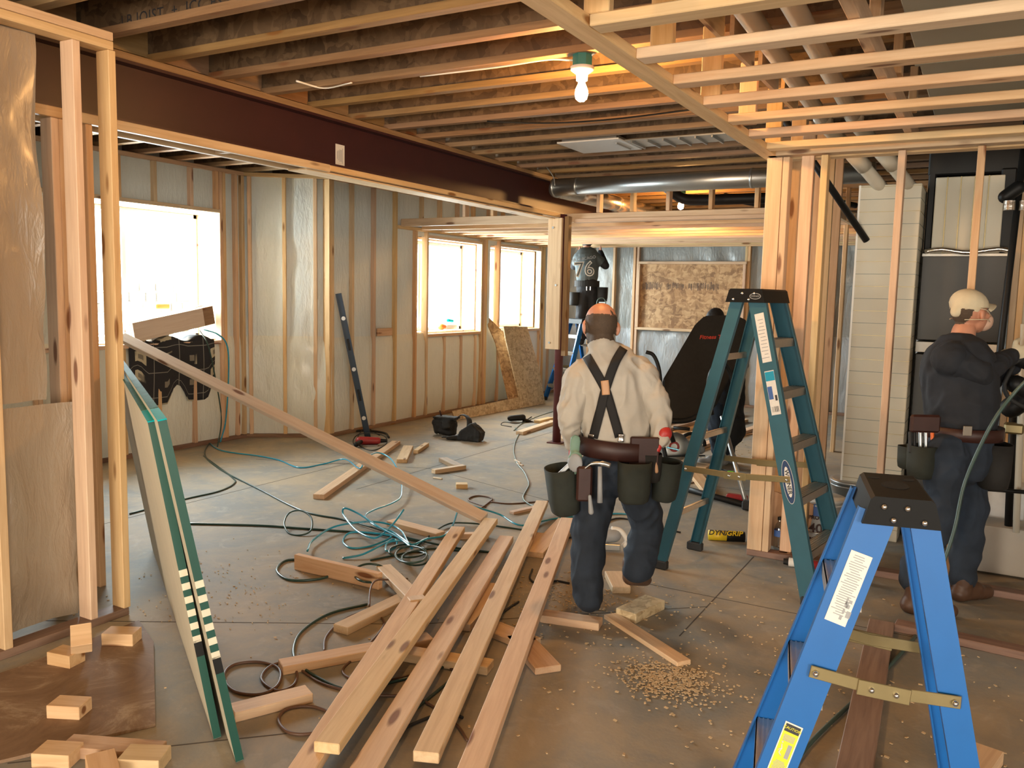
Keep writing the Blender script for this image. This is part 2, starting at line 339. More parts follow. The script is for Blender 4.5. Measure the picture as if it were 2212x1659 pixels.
def sheet(name, A, B, z0, z1, mats, holes=(), side=-1, studs=(), low=1.1, bulge=.03, step=.06, seed=0, parent=None, wr=.012):
    """plastic sheeting hung on the wall, slack between the studs and fuller over the lower insulation; side gives the room side"""
    A = V((*A, 0)); B = V((*B, 0)); L = (B-A).length; d = (B-A)/L; n = V((-d.y, d.x, 0))*side
    def lin(a, b, extra):
        s = list(np.linspace(a, b, max(2, int((b-a)/step)+1))); s = [q for q in s if all(abs(q-e) > step*.4 for e in extra)] + [e for e in extra if a <= e <= b]; return sorted(set(s))
    us = lin(0, L, [h[i] for h in holes for i in (0, 1)]); zs = lin(z0, z1, [h[i] for h in holes for i in (2, 3)])
    bm = bmesh.new(); g = []
    for u in us:
        col = []
        for z in zs:
            p = A+d*u; q = V((u*1.2+seed, z*.35, seed)); w = noise.noise(q*3.1)*wr + noise.noise(V((u*3+z*1.5, z*1.1-u, seed))*2.3)*wr*.8 + noise.noise(V((u*9-z*2, z*2, seed)))*wr*.4
            near = min([abs(u-s) for s in studs] + [.25]); bay = min(1, near/.16); off = w*(.4+.6*bay)
            t = max(0, min(1, (low-z)/.10)); t = t*t*(3-2*t); off += bulge*t*(.5+.5*bay)*min(1, (z-z0)/.25)
            for h in holes:
                du = max(h[0]-u, 0, u-h[1]); dz = max(h[2]-z, 0, z-h[3]); q2 = math.hypot(du, dz)
                if q2 < .12: off *= q2/.12
            col.append(bm.verts.new(p + n*off + V((0, 0, z))))
        g.append(col)
    for i in range(len(us)-1):
        for j in range(len(zs)-1):
            cu = (us[i]+us[i+1])/2; cz = (zs[j]+zs[j+1])/2
            if any(h[0] < cu < h[1] and h[2] < cz < h[3] for h in holes): continue
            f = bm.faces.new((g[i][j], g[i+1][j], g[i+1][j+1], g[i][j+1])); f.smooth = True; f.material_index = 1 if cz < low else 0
    bmesh.ops.recalc_face_normals(bm, faces=bm.faces)
    me = bpy.data.meshes.new(name); bm.to_mesh(me); bm.free()
    for m in mats: me.materials.append(m)
    return link(name, me, parent=parent)
def vstud(parent, x, y, z0, z1, w, dpt, mat='pine', ax=(0, 0, 1), along=(0, 1, 0), name='stud', **k):
    """vertical framing member; w along the wall direction, dpt through it"""
    return link(name, boxmesh(name, z1-z0, w, dpt, M[mat]), place((x, y, (z0+z1)/2), (0, 0, 1), V(along).cross(V((0, 0, 1)))*-1), parent, **k)
def hplate(parent, a, b, w, t, mat='pine', name='plate', up=(0, 0, 1), **k): return board(name, a, b, w, t, M[mat], parent, up=up, **k)
# ---- left wall with the large window (plane X=-6.85)
WL = rect_wall('wall_left', (-7.12, 1.0), (-7.12, 6.62), 0, 3.1, .24, M['concrete_wall'], [(3.3, 5.17, 1.05, 2.36)], 1, kind=S, label='left basement wall framed and wrapped in clear plastic around a wide bright window')
studs_l = [2.9, 3.3, 3.7, 5.31, 5.72, 6.07, 6.11, 6.29, 6.36]
sheet('plastic_sheet', (-6.90, 1.0), (-6.90, 6.45), 0, 2.8, [M['poly_grey'], M['poly_cream']], [(3.3, 5.12, 1.05, 2.36)], -1, [s-1 for s in studs_l], seed=3, parent=WL)
for y in (1.7, 2.1, 2.5, 2.9, 3.3, 3.7, 4.10, 4.14, 6.075, 6.118, 6.275, 6.365): vstud(WL, -6.895, y, .038, 2.76, .038, .089)
for y in (4.55, 4.93, 5.305, 5.72): vstud(WL, -6.895, y, .038, 1.02, .038, .089); vstud(WL, -6.895, y, 2.385, 2.76, .038, .089)
vstud(WL, -6.895, 6.03, 2.385, 2.76, .038, .089)
hplate(WL, (-6.895, 4.1, 1.04), (-6.895, 6.06, 1.04), .089, .038); hplate(WL, (-6.895, 4.1, 2.366), (-6.895, 6.06, 2.366), .089, .038)
hplate(WL, (-6.895, 1.0, 2.78), (-6.895, 6.42, 2.78), .089, .038); hplate(WL, (-6.895, 1.0, .019), (-6.895, 6.42, .019), .089, .038, 'treated')
def window(n, x, y0, y1, z0, z1, depth, mull=(), wood_r=True):
    """deep opening: wooden buck, vinyl frame, glass"""
    w = MB(); t = .045; xo = x
    for a, b, c, e in ((y0, y1, z0, z0+t), (y0, y1, z1-t, z1), (y0, y0+t, z0, z1), (y1-t, y1, z0, z1)): w.box((.07, b-a, e-c), T(xo, (a+b)/2, (c+e)/2), bevel=.004)
    o = w.obj(f'window_{n}', M['vinyl'], kind=S, label=['wide bright window in the near left wall with a board bundle on its sill', 'bright middle window with bottles on its sill in the rear left wall', 'farthest bright window of the rear left wall above the leaning strand board'][n-1])
    for m in mull: link('sash', MB().box((.05, .05, z1-z0-2*t), bevel=.004).mesh('sash', M['vinyl']), T(xo+.01, m, (z0+z1)/2), o)
    link('pane', MB().box((.006, y1-y0-.08, z1-z0-.08)).mesh('pane', M['pane']), T(xo-.01, (y0+y1)/2, (z0+z1)/2), o)
    X0, X1 = xo-.03, x+depth
    for a, b, c, e, mt in ((y0-.03, y1+.03, z0-.03, z0, 'pine'), (y0-.03, y1+.03, z1, z1+.03, 'pine'), (y0-.03, y0, z0, z1, 'pine'), (y1, y1+.035, z0, z1, 'pine')):
        link('jamb', MB().box((X1-X0, b-a, e-c)).mesh('jamb', M[mt]), T((X0+X1)/2, (a+b)/2, (c+e)/2), o)
    return o
window(1, -7.32, 4.32, 6.135, 1.07, 2.345, .36, (5.27,))
# outside: stone window well and pale siding, washed out by daylight
well = MB(); random.seed(5)
for r in range(7):
    yy = 4.2
    while yy < 6.6:
        L = random.uniform(.12, .3); well.box((.1, L-.015, .1), T(-8.1+random.uniform(-.01, .01), yy+L/2, .9+r*.115), bevel=.015); yy += L
well.obj('retaining_wall', M['stone'], label='pale stacked stone blocks of the window well outside the large left window', cat='wall', kind='stuff')
# ---- angled corner wall
WC = rect_wall('wall_corner', (-7.10, 6.62), (-6.33, 7.16), 0, 3.1, .2, M['concrete_wall'], (), 1, kind=S, label='short angled basement wall wrapped in wrinkled plastic between two framed walls')
A, B = V((-6.90, 6.40, 0)), V((-6.17, 6.96, 0)); dd = (B-A).normalized()
sheet('plastic_sheet', A[:2], B[:2], 0, 2.8, [M['poly_grey'], M['poly_cream']], (), -1, [.05, .42, .85], seed=9, parent=WC, wr=.03, bulge=.04)
nn = V((dd.y, -dd.x, 0))
for u in (.075, .43, .75): p = A+dd*u+nn*.005; vstud(WC, p.x, p.y, .038, 2.76, .038, .089, along=dd)
hplate(WC, A+nn*.005+V((0, 0, 2.78)), B+nn*.005+V((0, 0, 2.78)), .089, .038); hplate(WC, A+nn*.005+V((0, 0, .019)), B+nn*.005+V((0, 0, .019)), .089, .038, 'treated')
# ---- far left wall with two windows (plane X=-6.15)
H2 = [(1.42, 2.96, 1.08, 2.26), (3.2, 4.72, 1.08, 2.26)]
WF = rect_wall('wall_left_rear', (-6.40, 7.10), (-6.40, 12.8), 0, 3.1, .2, M['concrete_wall'], H2, 1, kind=S, label='rear left basement wall with closely set studs over plastic and two bright windows')
sheet('plastic_sheet', (-6.20, 7.0), (-6.20, 12.5), 0, 2.8, [M['poly_grey'], M['poly_cream']], [(1.52, 3.0, 1.08, 2.28), (3.3, 4.78, 1.08, 2.28)], -1, [.3, .7, 1.08, 1.47, 3.05, 3.3, 4.8, 5.1], seed=14, parent=WF)
for y in (6.92, 6.96, 7.29, 7.67, 8.07): vstud(WF, -6.195, y, .038, 2.76, .038, .089)
for y in (8.475, 8.715, 10.02, 10.10, 10.14, 10.50, 11.78, 11.9, 12.1, 12.4): vstud(WF, -6.195, y, .038, 2.34, .038, .089)
for y in (9.12, 9.52, 9.88, 10.9, 11.3): vstud(WF, -6.195, y, .038, 1.02, .038, .089)
for y in (8.6, 9.0, 9.4, 9.8, 10.2, 10.6, 11, 11.4, 11.8, 12.2): vstud(WF, -6.195, y, 2.46, 2.76, .038, .089)
for a, b in ((8.73, 10.0), (10.52, 11.77)): hplate(WF, (-6.195, a, 1.05), (-6.195, b, 1.05), .089, .038); hplate(WF, (-6.195, a, 2.285), (-6.195, b, 2.285), .089, .038)
hplate(WF, (-6.195, 6.9, 2.78), (-6.195, 12.5, 2.78), .089, .038); hplate(WF, (-6.195, 6.9, .019), (-6.195, 12.5, .019), .089, .038, 'treated')
hplate(WF, (-6.195, 8.1, 2.36), (-6.195, 12.5, 2.36), .089, .038); hplate(WF, (-6.16, 7.72, 1.12), (-6.16, 8.0, 1.12), .02, .09)
window(2, -6.52, 8.55, 10.0, 1.09, 2.25, .26, (9.0,)); window(3, -6.52, 10.35, 11.74, 1.09, 2.25, .26, (10.9,))
# ---- back wall with the boarded-up window
WB = rect_wall('wall_back', (-6.6, 12.62), (4.0, 12.62), 0, 3.1, .2, M['concrete_wall'], (), 1, kind=S, label='back basement wall covered in plastic around a boarded-up opening')
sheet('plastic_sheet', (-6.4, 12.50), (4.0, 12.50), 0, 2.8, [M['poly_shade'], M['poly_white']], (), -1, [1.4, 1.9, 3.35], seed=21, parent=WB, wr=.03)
for x in (-5.62, -5.2, -4.86, -4.80, -3.13, -3.09, -2.7, -2.3, -1.9): vstud(WB, x, 12.47, .038, 2.76, .038, .089, along=(1, 0, 0))
hplate(WB, (-6.3, 12.47, .019), (3.5, 12.47, .019), .089, .038, 'treated')
xa, xb, za, zb = -4.75, -3.16, 1.125, 2.10
ow = link('boarded_window', MB().box((xb-xa, .02, zb-za), T((xa+xb)/2, 12.46, (za+zb)/2)).mesh('boarded_window', M['osb']), parent=WB)
for a, b in (((xa-.05, 12.43, za-.02), (xb+.05, 12.43, za-.02)), ((xa-.05, 12.43, zb+.02), (xb+.05, 12.43, zb+.02))): board('casing', a, b, .09, .04, M['pine'], WB)
for x in (xa-.02, xb+.02): board('casing', (x, 12.43, za), (x, 12.43, zb), .04, .09, M['pine'], WB, up=(0, 1, 0))
def text(name, s, size, mw, mat, parent, ext=.0006, bold=False, shear=0, sx=1.0, off=0.0, align='CENTER', space=1.0):
    c = bpy.data.curves.new(name, 'FONT'); c.body = s; c.size = size; c.extrude = ext; c.align_x = align; c.align_y = 'CENTER'; c.shear = shear; c.offset = off; c.space_character = space; c.resolution_u = 3
    t = bpy.data.objects.new('tmp', c); COL.objects.link(t); bpy.context.view_layer.update()
    me = bpy.data.meshes.new_from_object(t.evaluated_get(bpy.context.evaluated_depsgraph_get())); bpy.data.objects.remove(t); me.name = name
    me.materials.clear(); me.materials.append(M[mat]); return link(name, me, mw @ Matrix.Diagonal((sx, 1, 1, 1)), parent)
def facing(loc, right, up=(0, 0, 1)):
    x = V(right).normalized(); z = x.cross(V(up)).normalized(); y = z.cross(x); m = Matrix((x, y, z)).transposed().to_4x4(); m.translation = V(loc); return m
st = MB(); random.seed(3)
for x0, x1 in ((-4.72, -4.40), (-4.33, -4.06), (-3.98, -3.52)):
    x = x0
    while x < x1:
        w = random.choice((.004, .006, .009)); h = random.uniform(.06, .12); st.box((w, .001, h), T(x, 12.449, 1.77+random.uniform(-.015, .015))); x += w+random.choice((.006, .009, .013))
st.obj('stamp', M['ink'], parent=WB)
# ---- remaining shell: near and right walls (behind and beside the camera)
rect_wall('wall_right', (4.0, 12.7), (4.0, -5.6), 0, 3.1, .2, M['concrete_wall'], [(13.6, 17.0, .8, 2.2)], 1, kind=S, label='right basement foundation wall')  # opening added out of view to let the right fill light in
rect_wall('wall_near', (4.0, -5.45), (-8.0, -5.45), 0, 3.1, .2, M['concrete_wall'], [(1.3, 6.3, 0, 2.3)], 1, kind=S, label='basement wall behind the viewer with a wide patio opening')
rect_wall('wall_left_near', (-7.3, -5.5), (-7.3, 1.05), 0, 3.1, .2, M['concrete_wall'], (), 1, kind=S, label='near left foundation wall behind the stud partition')
# ---- near partition (plane X=-3.55), open studs with slack plastic
WN = sheet('wall_partition_near', (-3.66, -2.0), (-3.66, 2.245), 1.08, 2.7, [M['poly_tan'], M['poly_tan']], (), -1, [.4, 1.2, 2.0, 2.8, 3.6, 4.0], low=0, seed=31, wr=.035, step=.05)
WN['kind'] = S; WN['label'] = 'near left open stud partition with slack plastic stapled behind it'
sheet('plastic_sheet', (-3.70, -2.0), (-3.70, 2.365), .04, 1.06, [M['poly_tan'], M['poly_tan']], (), -1, [.4, 1.2, 2.0, 2.8, 3.9, 4.2], low=2, bulge=.06, seed=37, wr=.05, step=.05, parent=WN)
for y in (-1.6, -1.2, -.8, -.4, 0, .4, .8, 1.2, 1.58): vstud(WN, -3.6, y, .038, 2.66, .038, .089)
for y, x, a in ((1.965, -3.595, (0, 1, 0)), (2.362, -3.595, (0, 1, 0)), (2.535, -3.595, (0, 1, 0))): vstud(WN, x, y, .038, 2.66, .038, .089, along=a)
hplate(WN, (-3.595, -2, .019), (-3.595, 2.545, .019), .089, .038, 'treated'); hplate(WN, (-3.595, -2, 2.68), (-3.595, 2.545, 2.68), .089, .038); hplate(WN, (-3.595, -2, 2.72), (-3.595, 2.545, 2.72), .089, .038)
for y in (2.54, 2.579, 2.72): vstud(WN, -4.05, y, .0, 2.40, .038, .089)
# ---- mechanical room partition (plane Y=5.21) and the wall running back from the post
WM_ = link('wall_partition_right', MB().box((5.2, .089, .038), T(1.38, 5.26, .019), .003).mesh('wall_partition_right', M['treated']), kind=S, label='open stud partition at right with treated sole plate and bundled corner studs')
for x in (-.892, -.484, -.095, .31, .72, 1.13, 1.6, 2.0, 2.4): vstud(WM_, x, 5.26, .038, 2.44, .038, .089, along=(1, 0, 0))
vstud(WM_, -1.175, 5.235, .038, 2.44, .089, .038, along=(1, 0, 0)); vstud(WM_, -1.108, 5.26, .038, 2.44, .038, .089, along=(1, 0, 0))
vstud(WM_, -1.0, 5.31, .038, 2.60, .07, .038, along=(1, 0, 0)); vstud(WM_, -1.0, 5.275, .0, .038, .07, .038, along=(1, 0, 0))
vstud(WM_, -1.175, 5.275, .038, 2.44, .089, .038, along=(1, 0, 0)); vstud(WM_, -1.175, 5.315, .038, 2.44, .089, .038, along=(1, 0, 0))
for y in (5.60, 5.64, 5.95, 6.35, 6.75, 7.15): vstud(WM_, -1.12, y, .0, 2.78, .038, .089)
hplate(WM_, (-1.22, 5.26, 2.47), (4.0, 5.26, 2.47), .089, .04)
# framed doorway further back
for x in (-1.35, -1.05, -.93, -.22, -.16, .25, .65): vstud(WM_, x, 9.4, .0, 2.76, .038, .089, along=(1, 0, 0))
for x in (-.8, -.6, -.42): vstud(WM_, x, 9.4, 2.12, 2.76, .038, .089, along=(1, 0, 0))
hplate(WM_, (-.93, 9.4, 2.10), (-.2, 9.4, 2.10), .089, .04)
hplate(WM_, (-1.5, 9.4, 2.78), (3.8, 9.4, 2.78), .089, .04); hplate(WM_, (-.16, 9.4, .019), (3.8, 9.4, .019), .089, .038, 'treated')
# ================================================================ OVERHEAD THINGS
bt = thing('steel_beam', 'long dark maroon steel beam running under the joists to the red column', 'beam', (-4.05, 4.6, 2.44))
b = MB(); b.box((.016, 17.8, .31), T(-4.07, 3.6, 2.605)); b.box((.17, 17.8, .016), T(-4.08, 3.6, 2.454)); b.box((.17, 17.8, .016), T(-4.08, 3.6, 2.758)); b.obj('web', M['steel_red'], parent=bt)
board('nailer', (-4.075, -5.3, 2.785), (-4.075, 12.5, 2.785), .16, .038, M['flange'], bt)
s = V((-4.058, 4.665, 2.541)); link('sticker', MB().box((.001, .095, .15)).mesh('sticker', M['paper']), T(*s), bt)
tx = MB()
for i in range(7): tx.box((.0006, .004, random.uniform(.05, .12)), T(-4.0572, 4.635+i*.009, 2.54))
tx.obj('print', M['ink_grey'], parent=bt)
bx = thing('beam_wrap_frame', 'light pine furring frame hanging under the maroon steel beam', 'ceiling frame', (-4.05, 4.6, 2.36))
board('rail', (-4.01, 2.6, 2.425), (-4.01, 4.49, 2.425), .038, .05, M['pine'], bx); board('rail', (-4.01, 4.49, 2.428), (-4.01, 8.05, 2.428), .038, .038, M['pine'], bx); board('rail', (-4.01, -4, 2.425), (-4.01, 2.6, 2.425), .038, .05, M['pine'], bx)
board('rail', (-4.22, -4, 2.425), (-4.22, 8.05, 2.425), .038, .038, M['pine'], bx); board('cleat', (-4.115, 4.3, 2.40), (-4.115, 8.0, 2.395), .17, .012, M['pine'], bx)
for k in range(9): board('rung', (-4.2, 1.3+.8*k, 2.43), (-4.03, 1.3+.8*k, 2.43), .038, .03, M['pine'], bx)
sc = thing('steel_column', 'slender dark red steel post with a pale plank bolted to its upper half', 'column', (-3.99, 8.1, 0))
MB().cone((-3.99, 8.1, 0), (-3.99, 8.1, 2.44), .046, seg=24).obj('pole', M['column_red'], parent=sc, smooth=True)
MB().box((.16, .16, .012), T(-3.99, 8.1, .006)).obj('foot', M['column_red'], parent=sc)
pk = board('plank', (-4.03, 8.02, 1.02), (-4.03, 8.02, 2.40), .16, .038, M['pine'], sc, up=(0, 1, 0))
for z, q in ((1.09, -.03), (1.7, .03), (2.3, -.02)): MB().cone((-4.03+q, 8.001, z), (-4.03+q, 7.992, z), .012, seg=10).obj('bolt', M['galv'], parent=sc)
board('packer', (-3.925, 8.1, .95), (-3.925, 8.1, 2.42), .05, .07, M['pine_dark'], sc, up=(0, 1, 0))
# soffit ladder frame over the right foreground
sf = thing('soffit_frame', 'large ladder-like pine soffit frame hung below the joists at upper right', 'ceiling frame', (1.2, 2.5, 2.45))
board('rail', (-1.215, -3.5, 2.469), (-1.215, 5.46, 2.469), .089, .038, M['pine'], sf)
for k in range(-13, 8):
    y = 2.59+.406*k
    if y < -3.4: continue
    board('member', (-1.17, y-.02, 2.469), (3.9, y-.02, 2.469), .089, .038, M['pine'], sf)
board('member', (-1.17, 5.42, 2.469), (3.9, 5.42, 2.469), .089, .038, M['pine'], sf)
for x in (-.44, .36, 2.1): board('runner', (x, -3.4, 2.535), (x, 5.4, 2.535), .038, .089, M['pine'], sf)
for y in (1.2, 2.0, 2.45, 3.05, 3.7, 4.35, 4.95):
    for x in (-1.15, ): vstud(sf, x, y+.1, 2.49, 2.80, .038, .089, name='hanger')
for y in (2.3, 3.1, 3.9, 4.7): vstud(sf, -.42, y+.2, 2.58, 2.8, .089, .038, name='hanger'); vstud(sf, .36, y, 2.58, 2.8, .038, .089, name='hanger')
for k in range(6): link('backer', boxmesh('backer', .36, .16, .019, M['pine'], 0), place((-1.02, 2.3+.5*k, 2.72), (0, 1, 0), (1, 0, 0)), sf)
# dropped ceiling frame in the rear room
df = thing('dropped_ceiling_frame', 'low pine ceiling frame of parallel members across the rear room', 'ceiling frame', (-3.6, 10, 2.36))
for k in range(11):
    y = 8.17+.42*k; board('member', (-6.15, y, 2.40 if k else 2.41), (-1.22, y, 2.40 if k else 2.41), .038, .089, M['pine'], df)
board('rail', (-3.86, 8.15, 2.375), (-1.22, 8.15, 2.375), .089, .038, M['pine'], df)
board('rail', (-1.26, 8.15, 2.40), (-1.26, 12.4, 2.40), .038, .089, M['pine'], df)
for x in (-5.25, -4.88, -4.5, -3.60, -3.23, -2.85, -2.42, -1.98, -1.74, -1.45): vstud(df, x, 8.17, 2.455, 2.80, .038, .089, name='hanger', along=(1, 0, 0))
# bulbs
def bulb(loc, label, hot='bulb_hot'):
    x, y, z = loc; t = thing('ceiling_bulb', label, 'lamp', (x, y, z))
    MB().cone((x, y, z+.17), (x, y, z+.10), .052, seg=8).obj('junction_box', M['box_teal'], parent=t)
    MB().lathe([(.0, .115), (.06, .112), (.058, .095), (.03, .075), (.028, .045), (.0, .045)], loc).obj('lampholder', M['vinyl'], parent=t)
    MB().lathe([(.0, .055), (.016, .052), (.018, .03), (.030, .002), (.034, -.02), (.028, -.044), (.014, -.056), (.0, -.059)], loc, 20).obj('globe', M[hot], parent=t)
    MB().tube(spline([(x+.03, y, z+.15), (x+.12, y+.01, z+.2), (x+.3, y+.05, z+.23), (x+.6, y+.05, z+.24)], 6), .005, 6).obj('cable', M['vinyl'], parent=t)
    MB().tube(spline([(x-.05, y, z+.15), (x-.2, y, z+.17), (x-.5, y, z+.165), (x-1.0, y, z+.17)], 6), .005, 6).obj('cable', M['vinyl'], parent=t)
bulb((-1.87, 3.97, 2.63), 'bare bulb glowing orange in a teal box near the soffit edge')
bulb((-3.10, 9.28, 2.64), 'small bare bulb glowing in the rear room above the low frame')
bulb((-1.2, -1.6, 2.63), 'bare bulb behind the viewer near the patio opening', 'bulb_warm'); bulb((2.6, 1.0, 2.63), 'bare bulb above the right side of the soffit frame', 'bulb_warm')
bulb((-1.9, .9, 2.63), 'bare bulb just behind the viewer by the near partition', 'bulb_warm')
# ducts and pipes
d1 = thing('round_duct', 'long round galvanised duct crossing under the joists behind the bulb', 'duct', (-2.6, 7.6, 2.6))
MB().cone((-3.85, 7.62, 2.66), (-.9, 7.62, 2.66), .085, seg=28).obj('pipe', M['galv'], parent=d1, smooth=True)
for x in (-3.85, -3.6, -1.9): MB().cone((x-.012, 7.62, 2.66), (x+.012, 7.62, 2.66), .089, seg=28).obj('seam', M['galv'], parent=d1, smooth=True)
MB().tube(spline([(-3.8, 7.52, 2.66), (-3.82, 7.52, 2.75), (-3.9, 7.5, 2.86)], 5), .006, 6).obj('hanger_strap', M['galv'], parent=d1)
d2 = thing('branch_duct', 'shiny round duct running back along the maroon beam', 'duct', (-3.75, 9.8, 2.6))
MB().cone((-3.84, 7.72, 2.65), (-3.80, 12.3, 2.67), .085, seg=28).obj('pipe', M['foil'], parent=d2, smooth=True)
for y in (7.62, 9.1, 10.6): MB().cone((-3.83, y, 2.65), (-3.83, y+.03, 2.65), .09, seg=28).obj('seam', M['galv'], parent=d2, smooth=True)
d3 = thing('diffuser_panel', 'square white sheet-metal panel screwed under the dark joists', 'vent', tuple(on(1300, 315, 2, 2.78)))
a, b_, c, e = [on(x, y, 2, 2.785) for x, y in ((1216, 308), (1325, 303), (1374, 320), (1270, 328))]
q = (a+b_+c+e)/4; MB().box((.52, .5, .012), bevel=.002).obj('cover', M['panel_white'], T(*q), d3); MB().box((.46, .44, .03)).obj('boot', M['galv'], T(q.x, q.y, q.z+.02), d3)
d4 = thing('panning_strip', 'ribbed galvanised strip fixed to the joists beside the white panel', 'duct', tuple(on(1480, 305, 2, 2.79)))
q = on(1480, 302, 2, 2.79); st = MB(); st.box((1.1, .3, .01), T(*q))
for i in range(9): st.box((.012, .3, .02), T(q.x-.5+i*.125, q.y, q.z-.012))
st.obj('tray', M['galv'], parent=d4)
dp_ = thing('drain_pipe', 'black plastic drain pipe assembly above the low rear ceiling frame', 'pipe', (-2.3, 8.6, 2.65))
MB().tube(spline([(-3.0, 8.5, 2.73), (-2.85, 8.6, 2.62), (-2.6, 8.6, 2.60)], 5)+[(-1.3, 8.6, 2.59)], .055, 12).obj('pipe', M['black'], parent=dp_)
MB().tube([(-2.5, 8.9, 2.66), (-1.9, 9.9, 2.57)], .04, 10).obj('pipe', M['black'], parent=dp_); MB().tube([(-2.0, 8.8, 2.72), (-1.3, 9.6, 2.6)], .03, 10).obj('pipe', M['black'], parent=dp_)
for i, (x, lb) in enumerate(((-.93, 'left one of two cream plastic vent pipes above the soffit frame'), (-.76, 'right one of two cream plastic vent pipes above the soffit frame'))):
    t = thing('vent_pipe', lb, 'pipe', (x, 3, 2.68), group='cream vent pipes')
    ex, ey = (x+.12, 6.1)
    MB().tube([(x+.12, .2, 2.72), (x, 5.35, 2.66)], .042, 18).obj('pipe', M['pvc'], parent=t)
    MB().tube(spline([(x, 5.35, 2.66), (x, 5.55, 2.64), (x+.08, 5.75, 2.56), (x+.26, 6.1, 2.34)], 6), .042, 18).obj('bend', M['pvc'], parent=t)
    MB().tube([(x+.001, 5.25, 2.662), (x, 5.36, 2.66)], .049, 18).obj('coupling', M['pvc'], parent=t); MB().tube([(x+.1, 5.78, 2.535), (x+.17, 5.9, 2.455)], .049, 18).obj('coupling', M['pvc'], parent=t)
bp = thing('black_pipe', 'straight black pipe slanting down behind the bundled corner studs', 'pipe', tuple(vpl(1800, 430, (-1, 5.5), (0, 6.5))))
pa, pb = on(1757, 350, 1, 5.75), on(1872, 520, 1, 6.05); MB().tube([pa+(pa-pb)*.6, pb], .022, 12).obj('pipe', M['black'], parent=bp)
# supply trunk above the right soffit
tk = thing('supply_trunk', 'wide rectangular galvanised supply duct above the right soffit members', 'duct', (.4, 3, 2.7))
MB().box((.60, 4.6, .19), T(-.03, 3.0, 2.69), .004).obj('body', M['duct_grey'], parent=tk)
for y in (1.8, 2.9, 4.0): MB().box((.63, .03, .205), T(-.03, y, 2.69)).obj('joint', M['duct_grey'], parent=tk)
MB().box((.7, 3.2, .18), T(.95, 2.0, 2.69), .004).obj('body', M['duct_grey'], parent=tk)

# printing on one joist web and loose cables stapled under the joists
jj = [o for o in ceil.children if o.name.startswith('joist')]; tgt = on(400, 22, 2, 2.86); j0 = min(jj, key=lambda o: abs(WM[o.name].translation.y-tgt.y-.01)); yj = WM[j0.name].translation.y
xa_ = on(390, 30, 1, yj-.007); text('stamp', 'LB JOIST  +  ICC ES ESR', .075, facing((xa_.x, yj-.0062, xa_.z+.02), (1, 0, 0)), 'ink', j0, ext=.0003, space=1.1)
for i, (pts, lb) in enumerate(((((1052, 262), (1180, 266), (1320, 258), (1500, 236)), 'black cable sagging under the joists left of the soffit rail'), (((640, 175), (700, 190), (760, 178)), 'short loose white wire end poking down between the left joists'))):
    P = [on(x, y, 2, 2.785 if i == 0 else 2.80) for x, y in pts]; MB().tube(spline(P, 6), .006, 6).obj('ceiling_cable', M['black' if i == 0 else 'vinyl'], label=lb, cat='cable')
